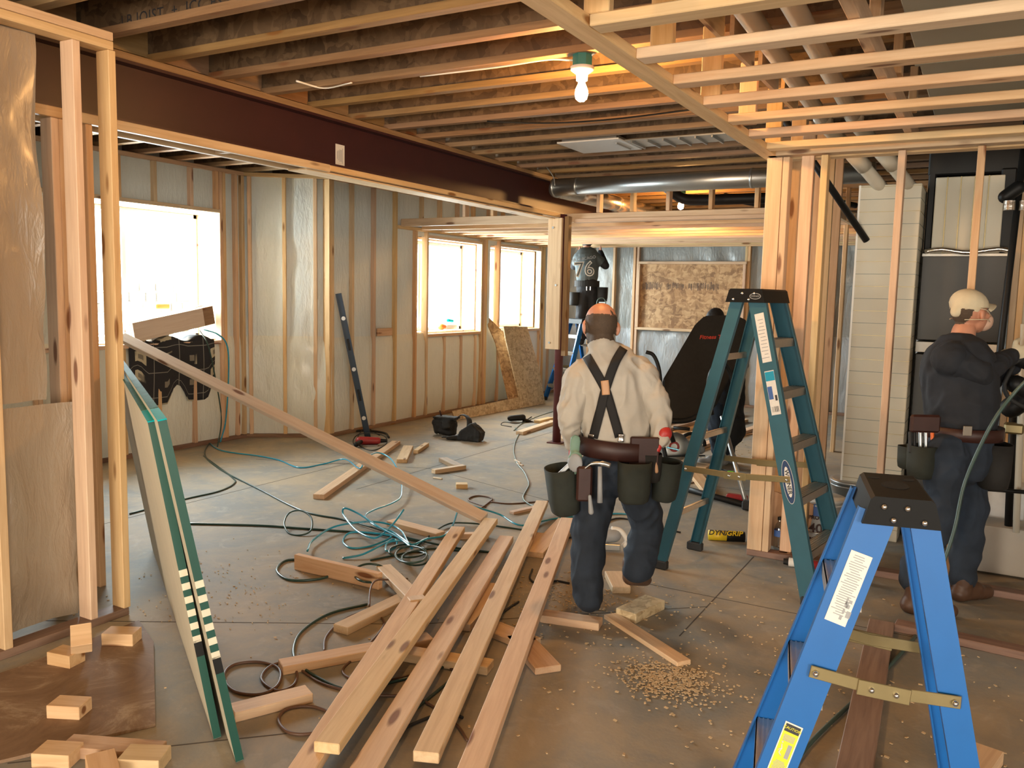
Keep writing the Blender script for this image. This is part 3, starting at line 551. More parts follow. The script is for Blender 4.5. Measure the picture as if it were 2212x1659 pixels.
# ================================================================ LADDERS
def rail_mesh(L, w, d, th, mats):
    """C-channel rail, length along X, web w wide (local Y), flanges d deep (local Z)"""
    m = MB(); m.box((L, w, th)); m.box((L, th, d), T(0, w/2-th/2, d/2)); m.box((L, th, d), T(0, -w/2+th/2, d/2)); return m.mesh('rail', mats)
def ladder(name, label, loc, rz, h, af, ar, wf, wr, wt, fib, nstep, capx, deco=None, rear_n=0, brace_z=.55, rw=.075):
    t = thing(name, label, 'ladder', loc, rz); W = WM[t.name]
    tf = .055; zt = h-.05
    P = lambda x, y, z: V((x, y, z))
    def rail(f, tp, w, out, face, nm='rail'):
        """out: +-y outward direction of the web"""
        a, b = P(*f), P(*tp); me = rail_mesh((b-a).length, w, .028, .004, [M[fib]]); y = V((0, out, 0))
        o = link(nm, me, W @ place((a+b)/2, b-a, -y), t); return a, b
    for sy in (-1, 1):
        fa, fb = rail((-af, sy*wf/2, .03), (-tf, sy*wt/2, zt), rw, sy, 1); ra, rb = rail((ar, sy*wr/2, .03), (tf, sy*wt/2*.96, zt), rw*.72, sy, 1)
        for p, nmx in ((fa, -1), (ra, 1)): link('foot', MB().box((rw*1.05, .045, .05), bevel=.006).mesh('foot', M['rubber']), W @ T(p.x+nmx*.004, p.y-sy*.01, .026), t)
        # hinged spreader bar
        def at(a, b, z): return a+(b-a)*((z-a.z)/(b.z-a.z))
        p, q = at(fa, fb, brace_z+.03), at(ra, rb, brace_z); p = p+V((0, sy*.012, 0)); q = q+V((0, sy*.012, 0)); mid = (p+q)/2+V((0, 0, -.012))
        m = MB()
        for u, v in ((p, mid), (mid, q)): m.box(((v-u).length+.03, .034, .004), place((u+v)/2, v-u, (0, 1, 0)), .0015)
        m.box((.13, .042, .006), place(mid+V((0, sy*.004, 0)), q-p, (0, 1, 0)), .0015)
        o = m.obj('spreader', M['brass_dull'], W, t)
        rv = MB()
        for c in (p, q, mid+(q-p).normalized()*.03, mid-(q-p).normalized()*.03): rv.sph(c+V((0, sy*.009, 0)), .008, seg=8, rings=6)
        link('rivet', rv.mesh('rivet', M['chrome'], True), W, o)
    A0, A1 = P(-af, 0, .03), P(-tf, 0, zt)
    for k in range(nstep):
        z = (k+1)*h/(nstep+1); f = (z-.03)/(zt-.03); c = A0+(A1-A0)*f; ww = wf+(wt-wf)*f
        m = MB(); m.box((.085, ww-.01, .005)); m.box((.004, ww-.01, .045), T(-.041, 0, -.02)); m.box((.004, ww-.01, .045), T(.041, 0, -.02))
        for i in range(6): m.box((.005, ww-.01, .003), T(-.034+i*.0136, 0, .0035))
        m.obj('step', M['alu'], W @ T(c.x, 0, z), t)
        if k == 0:
            for sy in (-1, 1): MB().box((.004, .12, .03), T(c.x+.02, sy*(ww/2-.07), z-.05) @ Matrix.Rotation(sy*-.6, 4, 'X')).obj('step_brace', M['alu'], W, t)
    B0, B1 = P(ar, 0, .03), P(tf, 0, zt)
    for k in range(rear_n):
        z = (k+.72)*h/(rear_n+.55); f = (z-.03)/(zt-.03); c = B0+(B1-B0)*f; ww = wr+(wt-wr)*f
        MB().box((.02, ww-.01, .035), T(c.x, 0, z), .003).obj('rear_bar', M['alu'], W, t)
    # moulded top cap with tool slots
    cw = wt+.05; ht = .075; m = MB(); xb, xt = capx/2+.012, capx/2-.006
    poly = [(-xb, -ht), (xb, -ht), (xt, -.008), (xt-.01, 0), (-xt+.01, 0), (-xt, -.008)]
    m.prism(poly, cw, Matrix(((1, 0, 0, 0), (0, 0, -1, cw/2), (0, 1, 0, h), (0, 0, 0, 1))))
    m.mi = 1
    for x, y, rx, ry in ((0, 0, .035, .05), (-.045, .09, .015, .015), (.045, .09, .015, .015)): m.cone((x, y, h-.002), (x, y, h+.0012), .5, seg=20, fx=rx*2, fy=ry*2)
    m.obj('top_cap', [M['cap_black'], M['dark_slot']], W, t)
    rv = MB()
    for sy in (-1, 1):
        for x, z in ((-.045, -.025), (.012, -.025), (-.02, -.058), (.055, -.058)): rv.sph((x*capx/.17, sy*(cw/2+.002), h+z), .0085, seg=10, rings=6)
    rv.obj('rivet', M['chrome'], W, t, smooth=True)
    if deco: deco(t, W, dict(fa=P(-af, 1*wf/2, .03), fb=P(-tf, wt/2, zt), h=h, wf=wf, wt=wt, af=af, tf=tf, cw=cw, rw=rw))
    return t
def rail_frame(a, b, sy, f):
    """matrix on the outer web of a rail at fraction f, X along the rail upwards"""
    d = b-a; return place(a+d*f+V((0, sy*.0035, 0)), d, (0, sy, 0))
def sticker_on(t, W, m, L, w, mat, name='label'): return link(name, MB().box((L, w, .0008)).mesh(name, M[mat]), W @ m, t)
def deco_teal(t, W, g):
    a = V((-g['af'], g['wf']/2, .03)); b = V((-g['tf'], g['wt']/2, g['h']-.05))
    o = sticker_on(t, W, rail_frame(a, b, 1, .865), .27, .052, 'paper')
    m = rail_frame(a, b, 1, .865) @ T(0, 0, .0008); x = MB()
    random.seed(2)
    for i in range(12): x.box((.0035, random.uniform(.02, .042), .0003), T(-.11+i*.019, random.uniform(-.004, .004), .0002))
    link('print', x.mesh('print', M['ink_grey']), W @ m, o)
    o = sticker_on(t, W, rail_frame(a, b, 1, .68), .24, .052, 'paper'); m = rail_frame(a, b, 1, .68) @ T(0, 0, .0008)
    x = MB(); x.box((.05, .05, .0004), T(.09, 0, 0)); link('print', x.mesh('print', M['hose_cyan']), W @ m, o)
    x = MB(); x.box((.07, .025, .0004), T(0, .012, 0)); link('print', x.mesh('print', M['ink_blue']), W @ m, o)
    x = MB()
    for i in range(9): x.box((.03, random.choice((.001, .002, .003)), .0004), T(-.09, -.018+i*.0045, 0))
    x.box((.03, .012, .0004), T(-.03, -.015, 0)); link('barcode', x.mesh('barcode', M['ink']), W @ m, o)
    m = rail_frame(a, b, 1, .385)
    for nm, rx, ry, mt, dz in (('logo_rim', .118, .030, 'paper', .0004), ('logo', .115, .028, 'navy', .0007), ('logo_field', .082, .0165, 'paper', .001)):
        link(nm, MB().cone((0, 0, 0), (0, 0, .0006), 1, seg=40, fx=rx, fy=ry, side=(1, 0, 0)).mesh(nm, M[mt]), W @ m @ T(0, 0, dz), t)
    text('lettering', 'WERNER', .030, W @ m @ T(0, 0, .0017) @ Matrix.Rotation(math.pi, 4, 'Z'), 'ink', t, ext=.0004, off=.0006, sx=1.1)
    mm = W @ place((.004, g['cw']/2+.001, g['h']-.036), (-1, 0, 0), (0, 1, 0))
    link('badge', MB().cone((0, 0, 0), (0, 0, .0015), 1, seg=30, fx=.032, fy=.017, side=(1, 0, 0)).mesh('badge', M['ink_grey']), mm @ T(.062, -.004, 0), t)
    link('badge', MB().cone((0, 0, 0), (0, 0, .0025), 1, seg=30, fx=.028, fy=.0135, side=(1, 0, 0)).mesh('badge', M['black']), mm @ T(.062, -.004, 0), t)
    text('lettering', 'WERNER', .012, mm @ T(.062, -.004, .003), 'ink_grey', t, ext=.0003)
def deco_blue(t, W, g):
    a = V((-g['af'], -g['wf']/2, .03)); b = V((-g['tf'], -g['wt']/2, g['h']-.05)); random.seed(4)
    def fr(f): return place(a+(b-a)*f+V((0, -.0035, 0)), a-b, (0, -1, 0))
    o = sticker_on(t, W, fr(.80), .20, .055, 'paper'); x = MB()
    for i in range(26): x.box((.0022, random.uniform(.02, .045), .0003), T(-.09+i*.0066, random.uniform(-.003, .003), .0002))
    link('print', x.mesh('print', M['ink_grey']), W @ fr(.80) @ T(0, 0, .0006), o)
    x = MB()
    for i in range(7): x.box((random.uniform(.006, .02), random.uniform(.004, .012), .0003), T(.05+random.uniform(-.02, .03), .014+random.uniform(-.01, .01), .0002))
    link('scuff', x.mesh('scuff', M['ink_grey']), W @ fr(.80) @ T(0, 0, .0009), o)
    m = fr(.355); sticker_on(t, W, m, .150, .047, 'paper'); o = sticker_on(t, W, m @ T(0, 0, .0004), .142, .041, 'paper_yellow')
    link('print', MB().box((.022, .039, .0004)).mesh('print', M['ink']), W @ m @ T(-.060, 0, .001), o)
    text('lettering', 'CAUTION', .0105, W @ m @ T(-.060, 0, .0015) @ Matrix.Rotation(-math.pi/2, 4, 'Z').inverted(), 'paper_yellow', o, ext=.0002)
    x = MB()
    for i in range(6): x.box((.0018, .030, .0003), T(-.040+i*.0032, 0, 0))
    for i in range(8): x.box((.0018, random.uniform(.022, .034), .0003), T(.036+i*.0038, 0, 0))
    x.box((.040, .011, .0003), T(.004, .010, 0)); link('print', x.mesh('print', M['ink_grey']), W @ m @ T(0, 0, .001), o)
    x = MB(); x.tube([(-.012, -.012, 0), (0, -.008, 0), (.012, -.012, 0), (.02, -.004, 0)], .0018, 5); x.tube([(0, -.008, 0), (.006, -.016, 0)], .0015, 5); x.sph((-.018, -.012, 0), .0028, seg=8, rings=5); link('figure', x.mesh('figure', M['paper']), W @ m @ T(0, 0, .0011), o)
    m = fr(.165); sticker_on(t, W, m, .088, .045, 'paper', 'label'); o = sticker_on(t, W, m @ T(-.034, 0, .0004), .022, .045, 'ink')
    link('print', MB().cone((0, 0, 0), (0, 0, .0006), 1, seg=24, fx=.0075, fy=.017, side=(1, 0, 0)).mesh('print', M['ink_pink']), W @ m @ T(-.034, 0, .0008), o)
    x = MB(); x.tube([(-.016, -.012, 0), (-.006, 0, 0), (.006, .002, 0), (.012, .01, 0)], .0018, 5); x.tube([(-.006, 0, 0), (.008, -.012, 0)], .0016, 5); x.tube([(-.012, .012, 0), (.010, .004, 0), (.012, -.008, 0)], .0014, 5)
    for i in range(5): x.box((.0016, .030, .0003), T(.022+i*.0035, 0, 0))
    link('print', x.mesh('print', M['ink']), W @ m @ T(0, 0, .0006), o)
ladder('step_ladder', 'tall teal fibreglass stepladder with brass-coloured spreaders beside the bundled studs', (-1.14, 4.84, 0), math.radians(172), 1.655, .475, .42, .58, .50, .34, 'glass_fibre_teal', 5, .20, deco_teal, 3, .62, .095)
ladder('step_ladder', 'short bright blue stepladder with black top cap in the right foreground', (-.19, 2.49, 0), math.radians(12), 1.10, .36, .27, .44, .38, .27, 'glass_fibre_blue', 3, .165, deco_blue, 0, .585, .095)
ladder('step_ladder', 'light blue stepladder carrying the worker in the numbered jersey at the back', (-5.36, 11.55, 0), math.radians(60), 1.25, .42, .36, .52, .46, .32, 'glass_fibre_blue', 4, .18, None, 2, .5, .07)
# ================================================================ LUMBER AND BOARDS
def lum(a, b, za, zb, label, w=.089, t=.038, mat='pine', name='board', group=None, edge=False, **k):
    """sawn board between floor points a and b (plan), underside height za/zb"""
    if edge: w, t = t, w
    A = V((*a, za+t/2)); B = V((*b, zb+t/2)); return board(name, A, B, w, t, M[mat], None, label=label, cat='board', group=group, **k)
def px(a, z=0): p = fl(a[0], a[1], z); return (p.x, p.y)
def lp(a, b, za, zb, label, **k):
    t = k.get('t', .038); t = k.get('w', .089) if k.get('edge') else t
    return lum(px(a, za+t), px(b, zb+t), za, zb, label, **k)
# five long boards fanned towards the viewer
lp((990, 1137), (612, 1720), .045, .045, 'leftmost long pine board of the fan with a bark-edged far end', mat='pine')
lp((1061, 1119), (705, 1605), .09, .085, 'second long board from the left, its sawn near end resting on its neighbour', mat='pine')
lp((1094, 1157), (735, 1740), .05, .05, 'middle long board of the fan running out of the frame')
lp((1171, 1081), (920, 1625), .05, .045, 'pale fourth long board with a cracked face and square near end')
lp((1226, 1118), (990, 1730), .06, .05, 'rightmost long pinkish board with dark knots beside the man in braces')
# cross pieces beneath
lp((700, 1415+28), (852, 1398), 0, 0, 'thick board stub poking left from under the fan, upper cut end dark') if 0 else None
lp((606, 1432), (930, 1372), 0, .0, 'long offcut crossing under the fan with its dark end to the left', edge=False)
lp((860, 1400), (1060, 1432), .0, .0, 'offcut lying crosswise under the middle of the fan')
lp((735, 1352), (885, 1280), .0, .0, 'offcut slanting under the far side of the fan', )
lp((640, 1196), (822, 1238), 0, 0, 'two by four stub lying on a green hose loop', edge=True)
lp((828, 1220), (905, 1295), .0, .05, 'short pale board tilted against the fan of boards')
lp((500, 1530), (668, 1488), 0, 0, 'short offcut beside the feet of the green-edged sheets')
lp((845, 1122), (952, 1150), 0, 0, 'short board under the bright blue air hose')
lp((688, 1068), (856, 952), 0, 0, 'long whitish board with a splintered end crossing under the leaning stud')
lp((868, 992), (882, 962), 0, 0, 'small pale block right of the drill', w=.1)
lp((898, 972), (922, 956), 0, 0, 'thin offcut behind the small pale block', w=.05)
lp((957, 988), (990, 1004), 0, 0, 'dark end block near the tool belts', mat='pine_dark')
lp((936, 1014), (1003, 1004), 0, 0, 'yellowish offcut in front of the dark end block', w=.06)
lp((985, 1044), (1010, 1044), 0, 0, 'little cube of pine alone on open floor', w=.08)
lp((1325, 1233), (1343, 1268), 0, 0, 'bright white block between the man\'s feet', w=.1, mat='pine')
lp((1352, 1320), (1415, 1290), 0, 0, 'square-cut strand board block right of the man\'s boots', w=.12, t=.05, mat='osb_pale')
lp((1172, 1322), (1298, 1340), 0, 0, 'round-edged offcut under the man\'s left boot', w=.09)
lp((1318, 1325), (1478, 1428), 0, 0, 'thin offcut pointing to the sawdust pile', w=.075, t=.022)
lp((1155, 1192), (1222, 1120), 0, .0, 'short board beside the rightmost long board', w=.11)
lp((1135, 1180), (1165, 1150), 0, .0, 'reddish offcut tucked behind the fan', w=.09)
lp((1120, 1370), (1185, 1440), .0, 0, 'flat offcut poking out right of the fan', w=.12, t=.03)
lp((990, 1345), (1075, 1260), .0, 0, 'reddish board lying between the fanned boards', w=.12, mat='pine')
lp((1050, 1345), (1150, 1385), .0, 0, 'offcut hidden between the pale and pink long boards', w=.12, t=.03)
lp((1055, 1150), (990, 1152), .0, 0, 'narrow strip behind the fan far ends', w=.05)
lp((1105, 1105), (1162, 1092), .0, 0, 'pale chip lying near the brown cord', w=.05, t=.02)
# leaning brace from the window sill
A = V((-2.86, 4.68, .03)); B = V((-6.85, 5.02, 1.16)); B = on(262, 728, 1, 4.42)
board('stud_board', on(1046, 1120, 1, 4.66), B, .089, .038, M['pine_pale'], None, up=(0, -.42, .9), label='long pale stud slanting from the big window sill down to the hose tangle', cat='board')
# rear boards
lp((1122, 932), (1196, 908), 0, 0, 'pale board lying just left of the red column'); lp((1160, 908), (1190, 901), 0, 0, 'short block behind the board at the red column')
for i, (a, b, mt) in enumerate((((1205, 940), (1330, 985), 'pine'), ((1380, 962), (1610, 905), 'pine'), ((1385, 950), (1600, 893), 'pine'), ((1390, 938), (1590, 884), 'pine_dark'), ((1400, 925), (1560, 880), 'pine'), ((1440, 985), (1640, 918), 'pine'))):
    lp(a, b, .0 if i != 3 else .04, .0 if i != 3 else .04, ['thin board lying behind the man in braces', 'front board of the loose stack behind the saw', 'second board of the loose stack behind the saw', 'brown board riding on the loose stack', 'farthest board of the loose stack by the saw', 'long board running right behind the sneaker'][i], mat=mt)
lp((1500, 1018), (1533, 1058), 0, 0, 'bright white offcut framed by the teal ladder legs', w=.11)
lp((1455, 993), (1480, 998), 0, 0, 'small block under the circular saw', w=.08)
lp((1612, 938), (1640, 934), 0, 0, 'thin sliver of wood behind the bundled studs', w=.03, t=.012)
# right foreground treated lumber
lp((1905, 1340), (1840, 1690), 0, 0, 'dark reddish treated board lying under the blue ladder', w=.115, mat='treated')
lp((1935, 1342), (2260, 1412), 0, 0, 'brown treated board running right beside the boots', w=.09, mat='treated')
lp((2135, 1612), (2085, 1680), 0, 0, 'stubby pine block at the bottom right corner', w=.10, t=.05)
# lower left: plywood scrap and blocks
pw = [(V(fl(*p))) for p in ((332, 1392), (336, 1570), (-40, 1660), (-60, 1480), (60, 1440), (300, 1345))]
c = sum(pw, V())/6; MB().prism([((p-c).x, (p-c).y) for p in pw], .012).obj('plywood_scrap', M['ply_dusty'], T(c.x, c.y, .001), label='worn brown plywood scrap covered in dust at lower left', cat='plywood')
zt = .013
def blk(a, rz, size, label, z=zt, mat='pine', tilt=0):
    p = fl(a[0], a[1], z+size[2]/2); mb = MB().box(size, bevel=.002)
    return mb.obj('block', M[mat], T(p.x, p.y, z+size[2]/2+abs(math.sin(tilt))*.04) @ Matrix.Rotation(rz, 4, 'Z') @ Matrix.Rotation(tilt, 4, 'X'), label=label, cat='wood block')
blk((263, 1374), .5, (.14, .09, .055), 'pale wood block against the sole plate corner')
blk((143, 1418), .2, (.12, .085, .055), 'cracked wood block under the tipped block'); blk((176, 1392), 1.0, (.08, .10, .07), 'tipped wood block leaning on the cracked one', z=.06, tilt=.7)
blk((150, 1528), .45, (.125, .085, .05), 'square pine block alone in the middle of the plywood scrap')
blk((125, 1630), .45, (.13, .09, .05), 'pine block at the lower left edge of the scrap', z=0); blk((245, 1618), .42, (.34, .085, .04), 'long pinkish offcut at the bottom left', z=0)
blk((312, 1640), .5, (.14, .10, .05), 'pale yellow block at the end of the bottom left row', z=0); blk((222, 1662), -.5, (.15, .09, .05), 'white block cut by the bottom edge of the picture', z=0)
# leaning L-shaped strand board and strip
def flat(name, pts, thick, mat, label, cat, **k):
    """flat panel through 3-D corner points (first three define the plane)"""
    p0, p1, p2 = pts[0], pts[1], pts[2]; x = (p1-p0).normalized(); n = x.cross(p2-p0).normalized(); y = n.cross(x)
    m = Matrix((x, y, n)).transposed().to_4x4(); m.translation = p0
    return MB().prism([((p-p0).dot(x), (p-p0).dot(y)) for p in pts], thick).obj(name, M[mat], m, label=label, cat=cat, **k)
P0, P1 = fl(980, 909), fl(1176, 872); e = (P1-P0).normalized(); side = V((-.30, .03, 1.13)).normalized()
L = (P1-P0).length; n_ = e.cross(side)
def lw(px_, py_):  # intersect pixel with the leaning plane
    r = ray(px_, py_); n = e.cross(side); return CAMP + r*(n.dot(P0-CAMP)/n.dot(r))
flat('strand_board', [P0, P1, lw(1164, 800), lw(1160, 706) if 0 else lw(1137, 706), lw(1086, 705), lw(1090, 730), lw(1120, 858), lw(976, 888)], .015, 'osb_pale', 'L-shaped strand board offcut leaning on the rear left studs', 'board')
a0 = lw(1107, 868)+V((-.04, .0, 0)); a1 = lw(1120, 866)+V((-.04, 0, 0)); t0 = on(1058, 657, 0, -6.13); t1 = on(1083, 690, 0, -6.13)
flat('strand_strip', [V((a0.x, a0.y, .0)), V((a1.x+.05, a1.y+.05, .0)), on(1088, 720, 0, -6.08), on(1074, 690, 0, -6.10), t0, on(1070, 740, 0, -6.08)], .015, 'osb', 'narrow pointed strand board strip leaning behind the L-shaped piece', 'board')
# sheets with printed green paper edges
def sheets(N, s, e, L, label, th=.026):
    t = thing('wallboard_bundle', label, 'wallboard', tuple(N)); x = e; n = x.cross(s).normalized()
    m = Matrix((x, s.normalized(), n)).transposed().to_4x4(); m.translation = N; H = s.length
    for i in range(2): MB().box((L, H, th/2-.001), T(L/2, H/2, (i+.5)*th/2), .001).obj('board', M['gypsum_paper'], m, t)
    MB().box((.004, H*.995, th*1.02), T(-.001, H/2, th/2)).obj('edge_tape', M['edge_green'], m, t)
    for f in [.36-.042*i for i in range(0, 6)]:
        MB().box((.005, .022*1.1, th*1.03), T(-.0015, H*(f+.18), th/2)).obj('print', M['edge_cream'], m, t)
    MB().box((.005, .06, th*1.03), T(-.0015, H*.30, th/2)).obj('print', M['black'], m, t)
    MB().box((.26, .004, th*1.05), T(.12, H+.0005, th/2)).obj('tape', M['tape_teal'], m, t)
    MB().box((L-.3, .003, th*1.05), T(.27+(L-.3)/2, H+.0005, th/2)).obj('film', M['teal_film'], m, t)
    return t
s_ = V((-.103, -.160, 1.15)); e_ = (V((-.84, .54, 0))); s_ = s_-e_.normalized()*s_.dot(e_.normalized())
sheets(V((-2.285, 1.958, .004)), s_, e_.normalized(), 2.44, 'left pair of drywall sheets leaning with printed green paper edge')
s2 = V((-.25, -.13, 1.14)); en = e_.normalized(); s2 = s2-en*s2.dot(en)
sheets(V((-2.105, 1.895, .004)), V((-.119, -.185, 1.18)), en, 2.44, 'right pair of drywall sheets whose foot juts nearest the viewer')
# ================================================================ HOSES AND CORDS
def hose(name, pts, r, mat, label, closed=False, n=8, cat=None, group=None):
    P = []
    for p in pts:
        z = (p[2] if len(p) > 2 else 0)+r; q = fl(p[0], p[1], z); P.append(q)
    return MB().tube(spline(P, n, closed), r, 8, closed).obj(name, M[mat], label=label, cat=cat or ('hose' if 'hose' in name else 'cord'), group=group)
hose('air_hose', [(440, 935), (470, 970), (560, 985), (603, 994), (647, 1010), (700, 1002), (745, 992, .04), (777, 1012, .10), (789, 991, .14), (815, 978, .13), (844, 991, .1), (864, 1028, .06), (867, 1069, .03), (849, 1086, .03), (809, 1101, .04), (789, 1115, .05),
     (810, 1135, .05), (850, 1150, .03), (887, 1176, .02)], .0065, 'hose_cyan', 'bright blue air hose arching over the board by the drill')
hose('air_hose', [(664, 1190, .02), (676, 1167, .02), (722, 1138, .03), (791, 1127, .04), (838, 1132, .03), (867, 1147, .02), (887, 1176, .02), (922, 1164, .02), (959, 1157, .02), (978, 1135, .03), (991, 1098, .08), (1003, 1089, .09), (1037, 1098, .09), (1081, 1112, .04), (1127, 1135, .02), (1200, 1120, 0), (1320, 1110, 0), (1360, 1111, 0)], .0065, 'hose_cyan', 'bright blue air hose running from the offcut to the man and over the board ends')
hose('air_hose', [(872, 1101, .12), (849, 1132, .05), (820, 1158, .03), (800, 1161, .03), (768, 1144, .03), (742, 1112, .06), (745, 1098, .10), (775, 1110, .08), (815, 1136, .05), (850, 1155, .04), (873, 1170, .03), (890, 1185, .03)], .0065, 'hose_cyan', 'kinked bright blue hose loop standing up in the middle of the tangle')
hose('air_hose', [(745, 1176), (742, 1165), (760, 1150, .02), (820, 1153, .03), (845, 1160, .02), (803, 1179), (762, 1184)], .0065, 'hose_cyan', 'closed bright blue loop lying at the left of the tangle', closed=True)
hose('air_hose', [(740, 1206, 0), (775, 1200, .01), (800, 1190, .02), (850, 1165, .02), (856, 1180, .01), (835, 1190, .01), (838, 1172, .02), (870, 1168, .02), (895, 1180, .01)], .0065, 'hose_cyan', 'bright blue hose squiggle at the lower edge of the tangle')
hose('green_hose', [(475, 935), (442, 975), (470, 1010), (560, 1057), (655, 1104), (740, 1122), (800, 1138, .01), (860, 1156, .01), (940, 1175, .01), (1000, 1186, .0), (1080, 1195)], .007, 'hose_green', 'dark green hose coming from the left wall past the leaning stud')
hose('green_hose', [(280, 1110), (400, 1078), (470, 1062), (505, 1045), (500, 1030), (440, 985)], .006, 'hose_green', 'dark green hose curving behind the wallboard to the left wall')
hose('green_hose', [(400, 1131), (560, 1135), (644, 1141), (720, 1146), (800, 1152), (850, 1160, .01), (905, 1170)], .007, 'hose_green', 'straight dark green hose running left from the tangle')
hose('green_hose', [(614, 1131, .03), (625, 1108, .07), (650, 1103, .09), (672, 1118, .07), (672, 1145, .02), (650, 1156, 0), (625, 1152, 0)], .006, 'hose_green', 'small green hose ring left of the tangle', closed=True)
hose('green_hose', [(598, 1231), (615, 1212), (650, 1210), (720, 1222), (735, 1230), (700, 1248), (647, 1254), (615, 1249)], .007, 'hose_green', 'wide green loop under the two by four stub', closed=True)
for i, (cx, cy, rx, ry, z) in enumerate(((888, 1198, 34, 18, .05), (898, 1206, 30, 15, .02), (880, 1190, 40, 14, .01), (800, 1238, 36, 20, .03))):
    hose('green_hose', [(cx+rx*math.cos(a*math.pi/4+i), cy+ry*math.sin(a*math.pi/4+i), z+.02*math.sin(a)) for a in range(8)], .0065, 'hose_green', ['topmost green coil beside the leftmost long board', 'lower green coil beside the leftmost long board', 'widest green coil at the right of the blue tangle', 'green coil hanging over the end of the two by four stub'][i], closed=True)
hose('green_hose', [(900, 1180), (960, 1135, .01), (1010, 1130, .01), (1100, 1140), (1160, 1150)], .006, 'hose_green', 'green hose passing behind the far ends of the fanned boards')
hose('green_hose', [(800, 1210), (850, 1200), (930, 1185), (1000, 1190)], .006, 'hose_green', 'green hose pair lying just above the pale tilted board')
hose('green_hose', [(793, 1305), (713, 1325), (655, 1361), (635, 1397), (642, 1430), (690, 1465), (760, 1490), (860, 1470), (960, 1440)], .006, 'hose_green', 'long green arc sweeping left around the stacked offcuts')
hose('green_hose', [(900, 1530), (960, 1480), (1010, 1440)], .006, 'hose_green', 'straight green hose showing between two long boards near the front')
hose('extension_cord', [(484, 1460), (505, 1436), (560, 1430), (603, 1445), (600, 1480), (560, 1500), (505, 1492)], .0065, 'cord_brown', 'wide brown cord loop by the feet of the wallboard', closed=True)
hose('extension_cord', [(565, 1468), (580, 1442), (610, 1432), (640, 1450), (634, 1480), (598, 1492)], .006, 'cord_brown', 'smaller brown loop at the dark end of the crossing offcut', closed=True)
hose('extension_cord', [(602, 1555), (620, 1532), (670, 1526), (715, 1542), (712, 1572), (660, 1586), (620, 1580)], .0065, 'cord_brown', 'brown loop in front of the short offcut', closed=True)
hose('extension_cord', [(798, 1310, .03), (800, 1275, .06), (812, 1254, .07), (845, 1252, .04), (880, 1250)], .005, 'cord_brown', 'thin brown cord looping over the tilted pale board')
hose('extension_cord', [(700, 1408), (705, 1375), (740, 1340), (790, 1322), (830, 1345), (790, 1400), (740, 1450), (800, 1475), (900, 1455), (960, 1440), (1020, 1470)], .005, 'cord_brown', 'brown cord snaking under the left side of the fan')
hose('extension_cord', [(640, 1440), (700, 1478), (800, 1500), (900, 1508), (980, 1560), (1010, 1600)], .0055, 'cord_brown', 'brown cord passing beneath all the long boards near the front')
hose('extension_cord', [(1050, 1095), (1012, 1080), (1030, 1071), (1062, 1076), (1055, 1086), (1030, 1104)], .0055, 'cord_brown', 'brown cord ring behind the far board ends')
hose('extension_cord', [(1060, 1084), (1100, 1088), (1160, 1084), (1230, 1080)], .005, 'cord_brown', 'brown cord running right from the ring behind the boards')
hose('extension_cord', [(1040, 1330), (1015, 1310, .02), (1018, 1340), (1060, 1345), (1090, 1320), (1120, 1300)], .006, 'rubber', 'black hose end curled between the fanned boards')
hose('extension_cord', [(1150, 1230), (1145, 1250), (1165, 1262), (1200, 1255), (1230, 1260)], .006, 'rubber', 'black cord loop beside the rightmost long board')
hose('extension_cord', [(860, 1600), (880, 1570), (960, 1540), (1000, 1550)], .006, 'rubber', 'black cord crossing between the front long boards')
hose('extension_cord', [(1113, 924), (1120, 937), (1113, 955), (1110, 977), (1118, 1002), (1131, 1018), (1139, 1034), (1142, 1049), (1130, 1075), (1147, 1091), (1180, 1098)], .006, 'cord_grey', 'pale grey-green cord winding from the tool by the red column')
hose('extension_cord', [(1200, 887), (1160, 900), (1128, 915), (1110, 930)], .005, 'cord_grey', 'grey cord running behind the red column')
hose('extension_cord', [(1495, 1014), (1530, 1012), (1560, 1014), (1580, 1022), (1600, 1030)], .006, 'rubber', 'black cord with a green plug by the sneakers')
hose('extension_cord', [(1370, 1035), (1420, 1040), (1480, 1045), (1530, 1030), (1550, 1005)], .005, 'cord_brown', 'dark cord running under the teal ladder rails')
q = fl(1578, 1026); MB().box((.06, .03, .03), T(q.x, q.y, .02), .005).obj('plug', M['lime'], label='tiny lime green plug on the floor behind the teal ladder', cat='plug')
hose('extension_cord', [(1180, 1150), (1240, 1160), (1330, 1120), (1400, 1135), (1470, 1150)], .006, 'rubber', 'black cord crossing behind the walking man')
P = [on(488, 905, 0, -6.78), on(494, 800, 0, -6.72), on(490, 745, 0, -6.70), on(470, 722, 0, -6.74), on(440, 712, 0, -6.9)]
MB().tube(spline([fl(476, 955, .01)]+P, 8), .0075, 8).obj('air_hose', M['hose_cyan'], label='blue hose dropping from the big window sill to the floor', cat='hose')
P = [on(478, 900, 0, -6.74), on(462, 800, 0, -6.72), on(448, 742, 0, -6.72), on(432, 715, 0, -6.9)]
MB().tube(spline([fl(470, 965, .01)]+P, 8), .0065, 8).obj('air_hose', M['hose_green'], label='thin green hose dropping left of the blue one under the window', cat='hose')
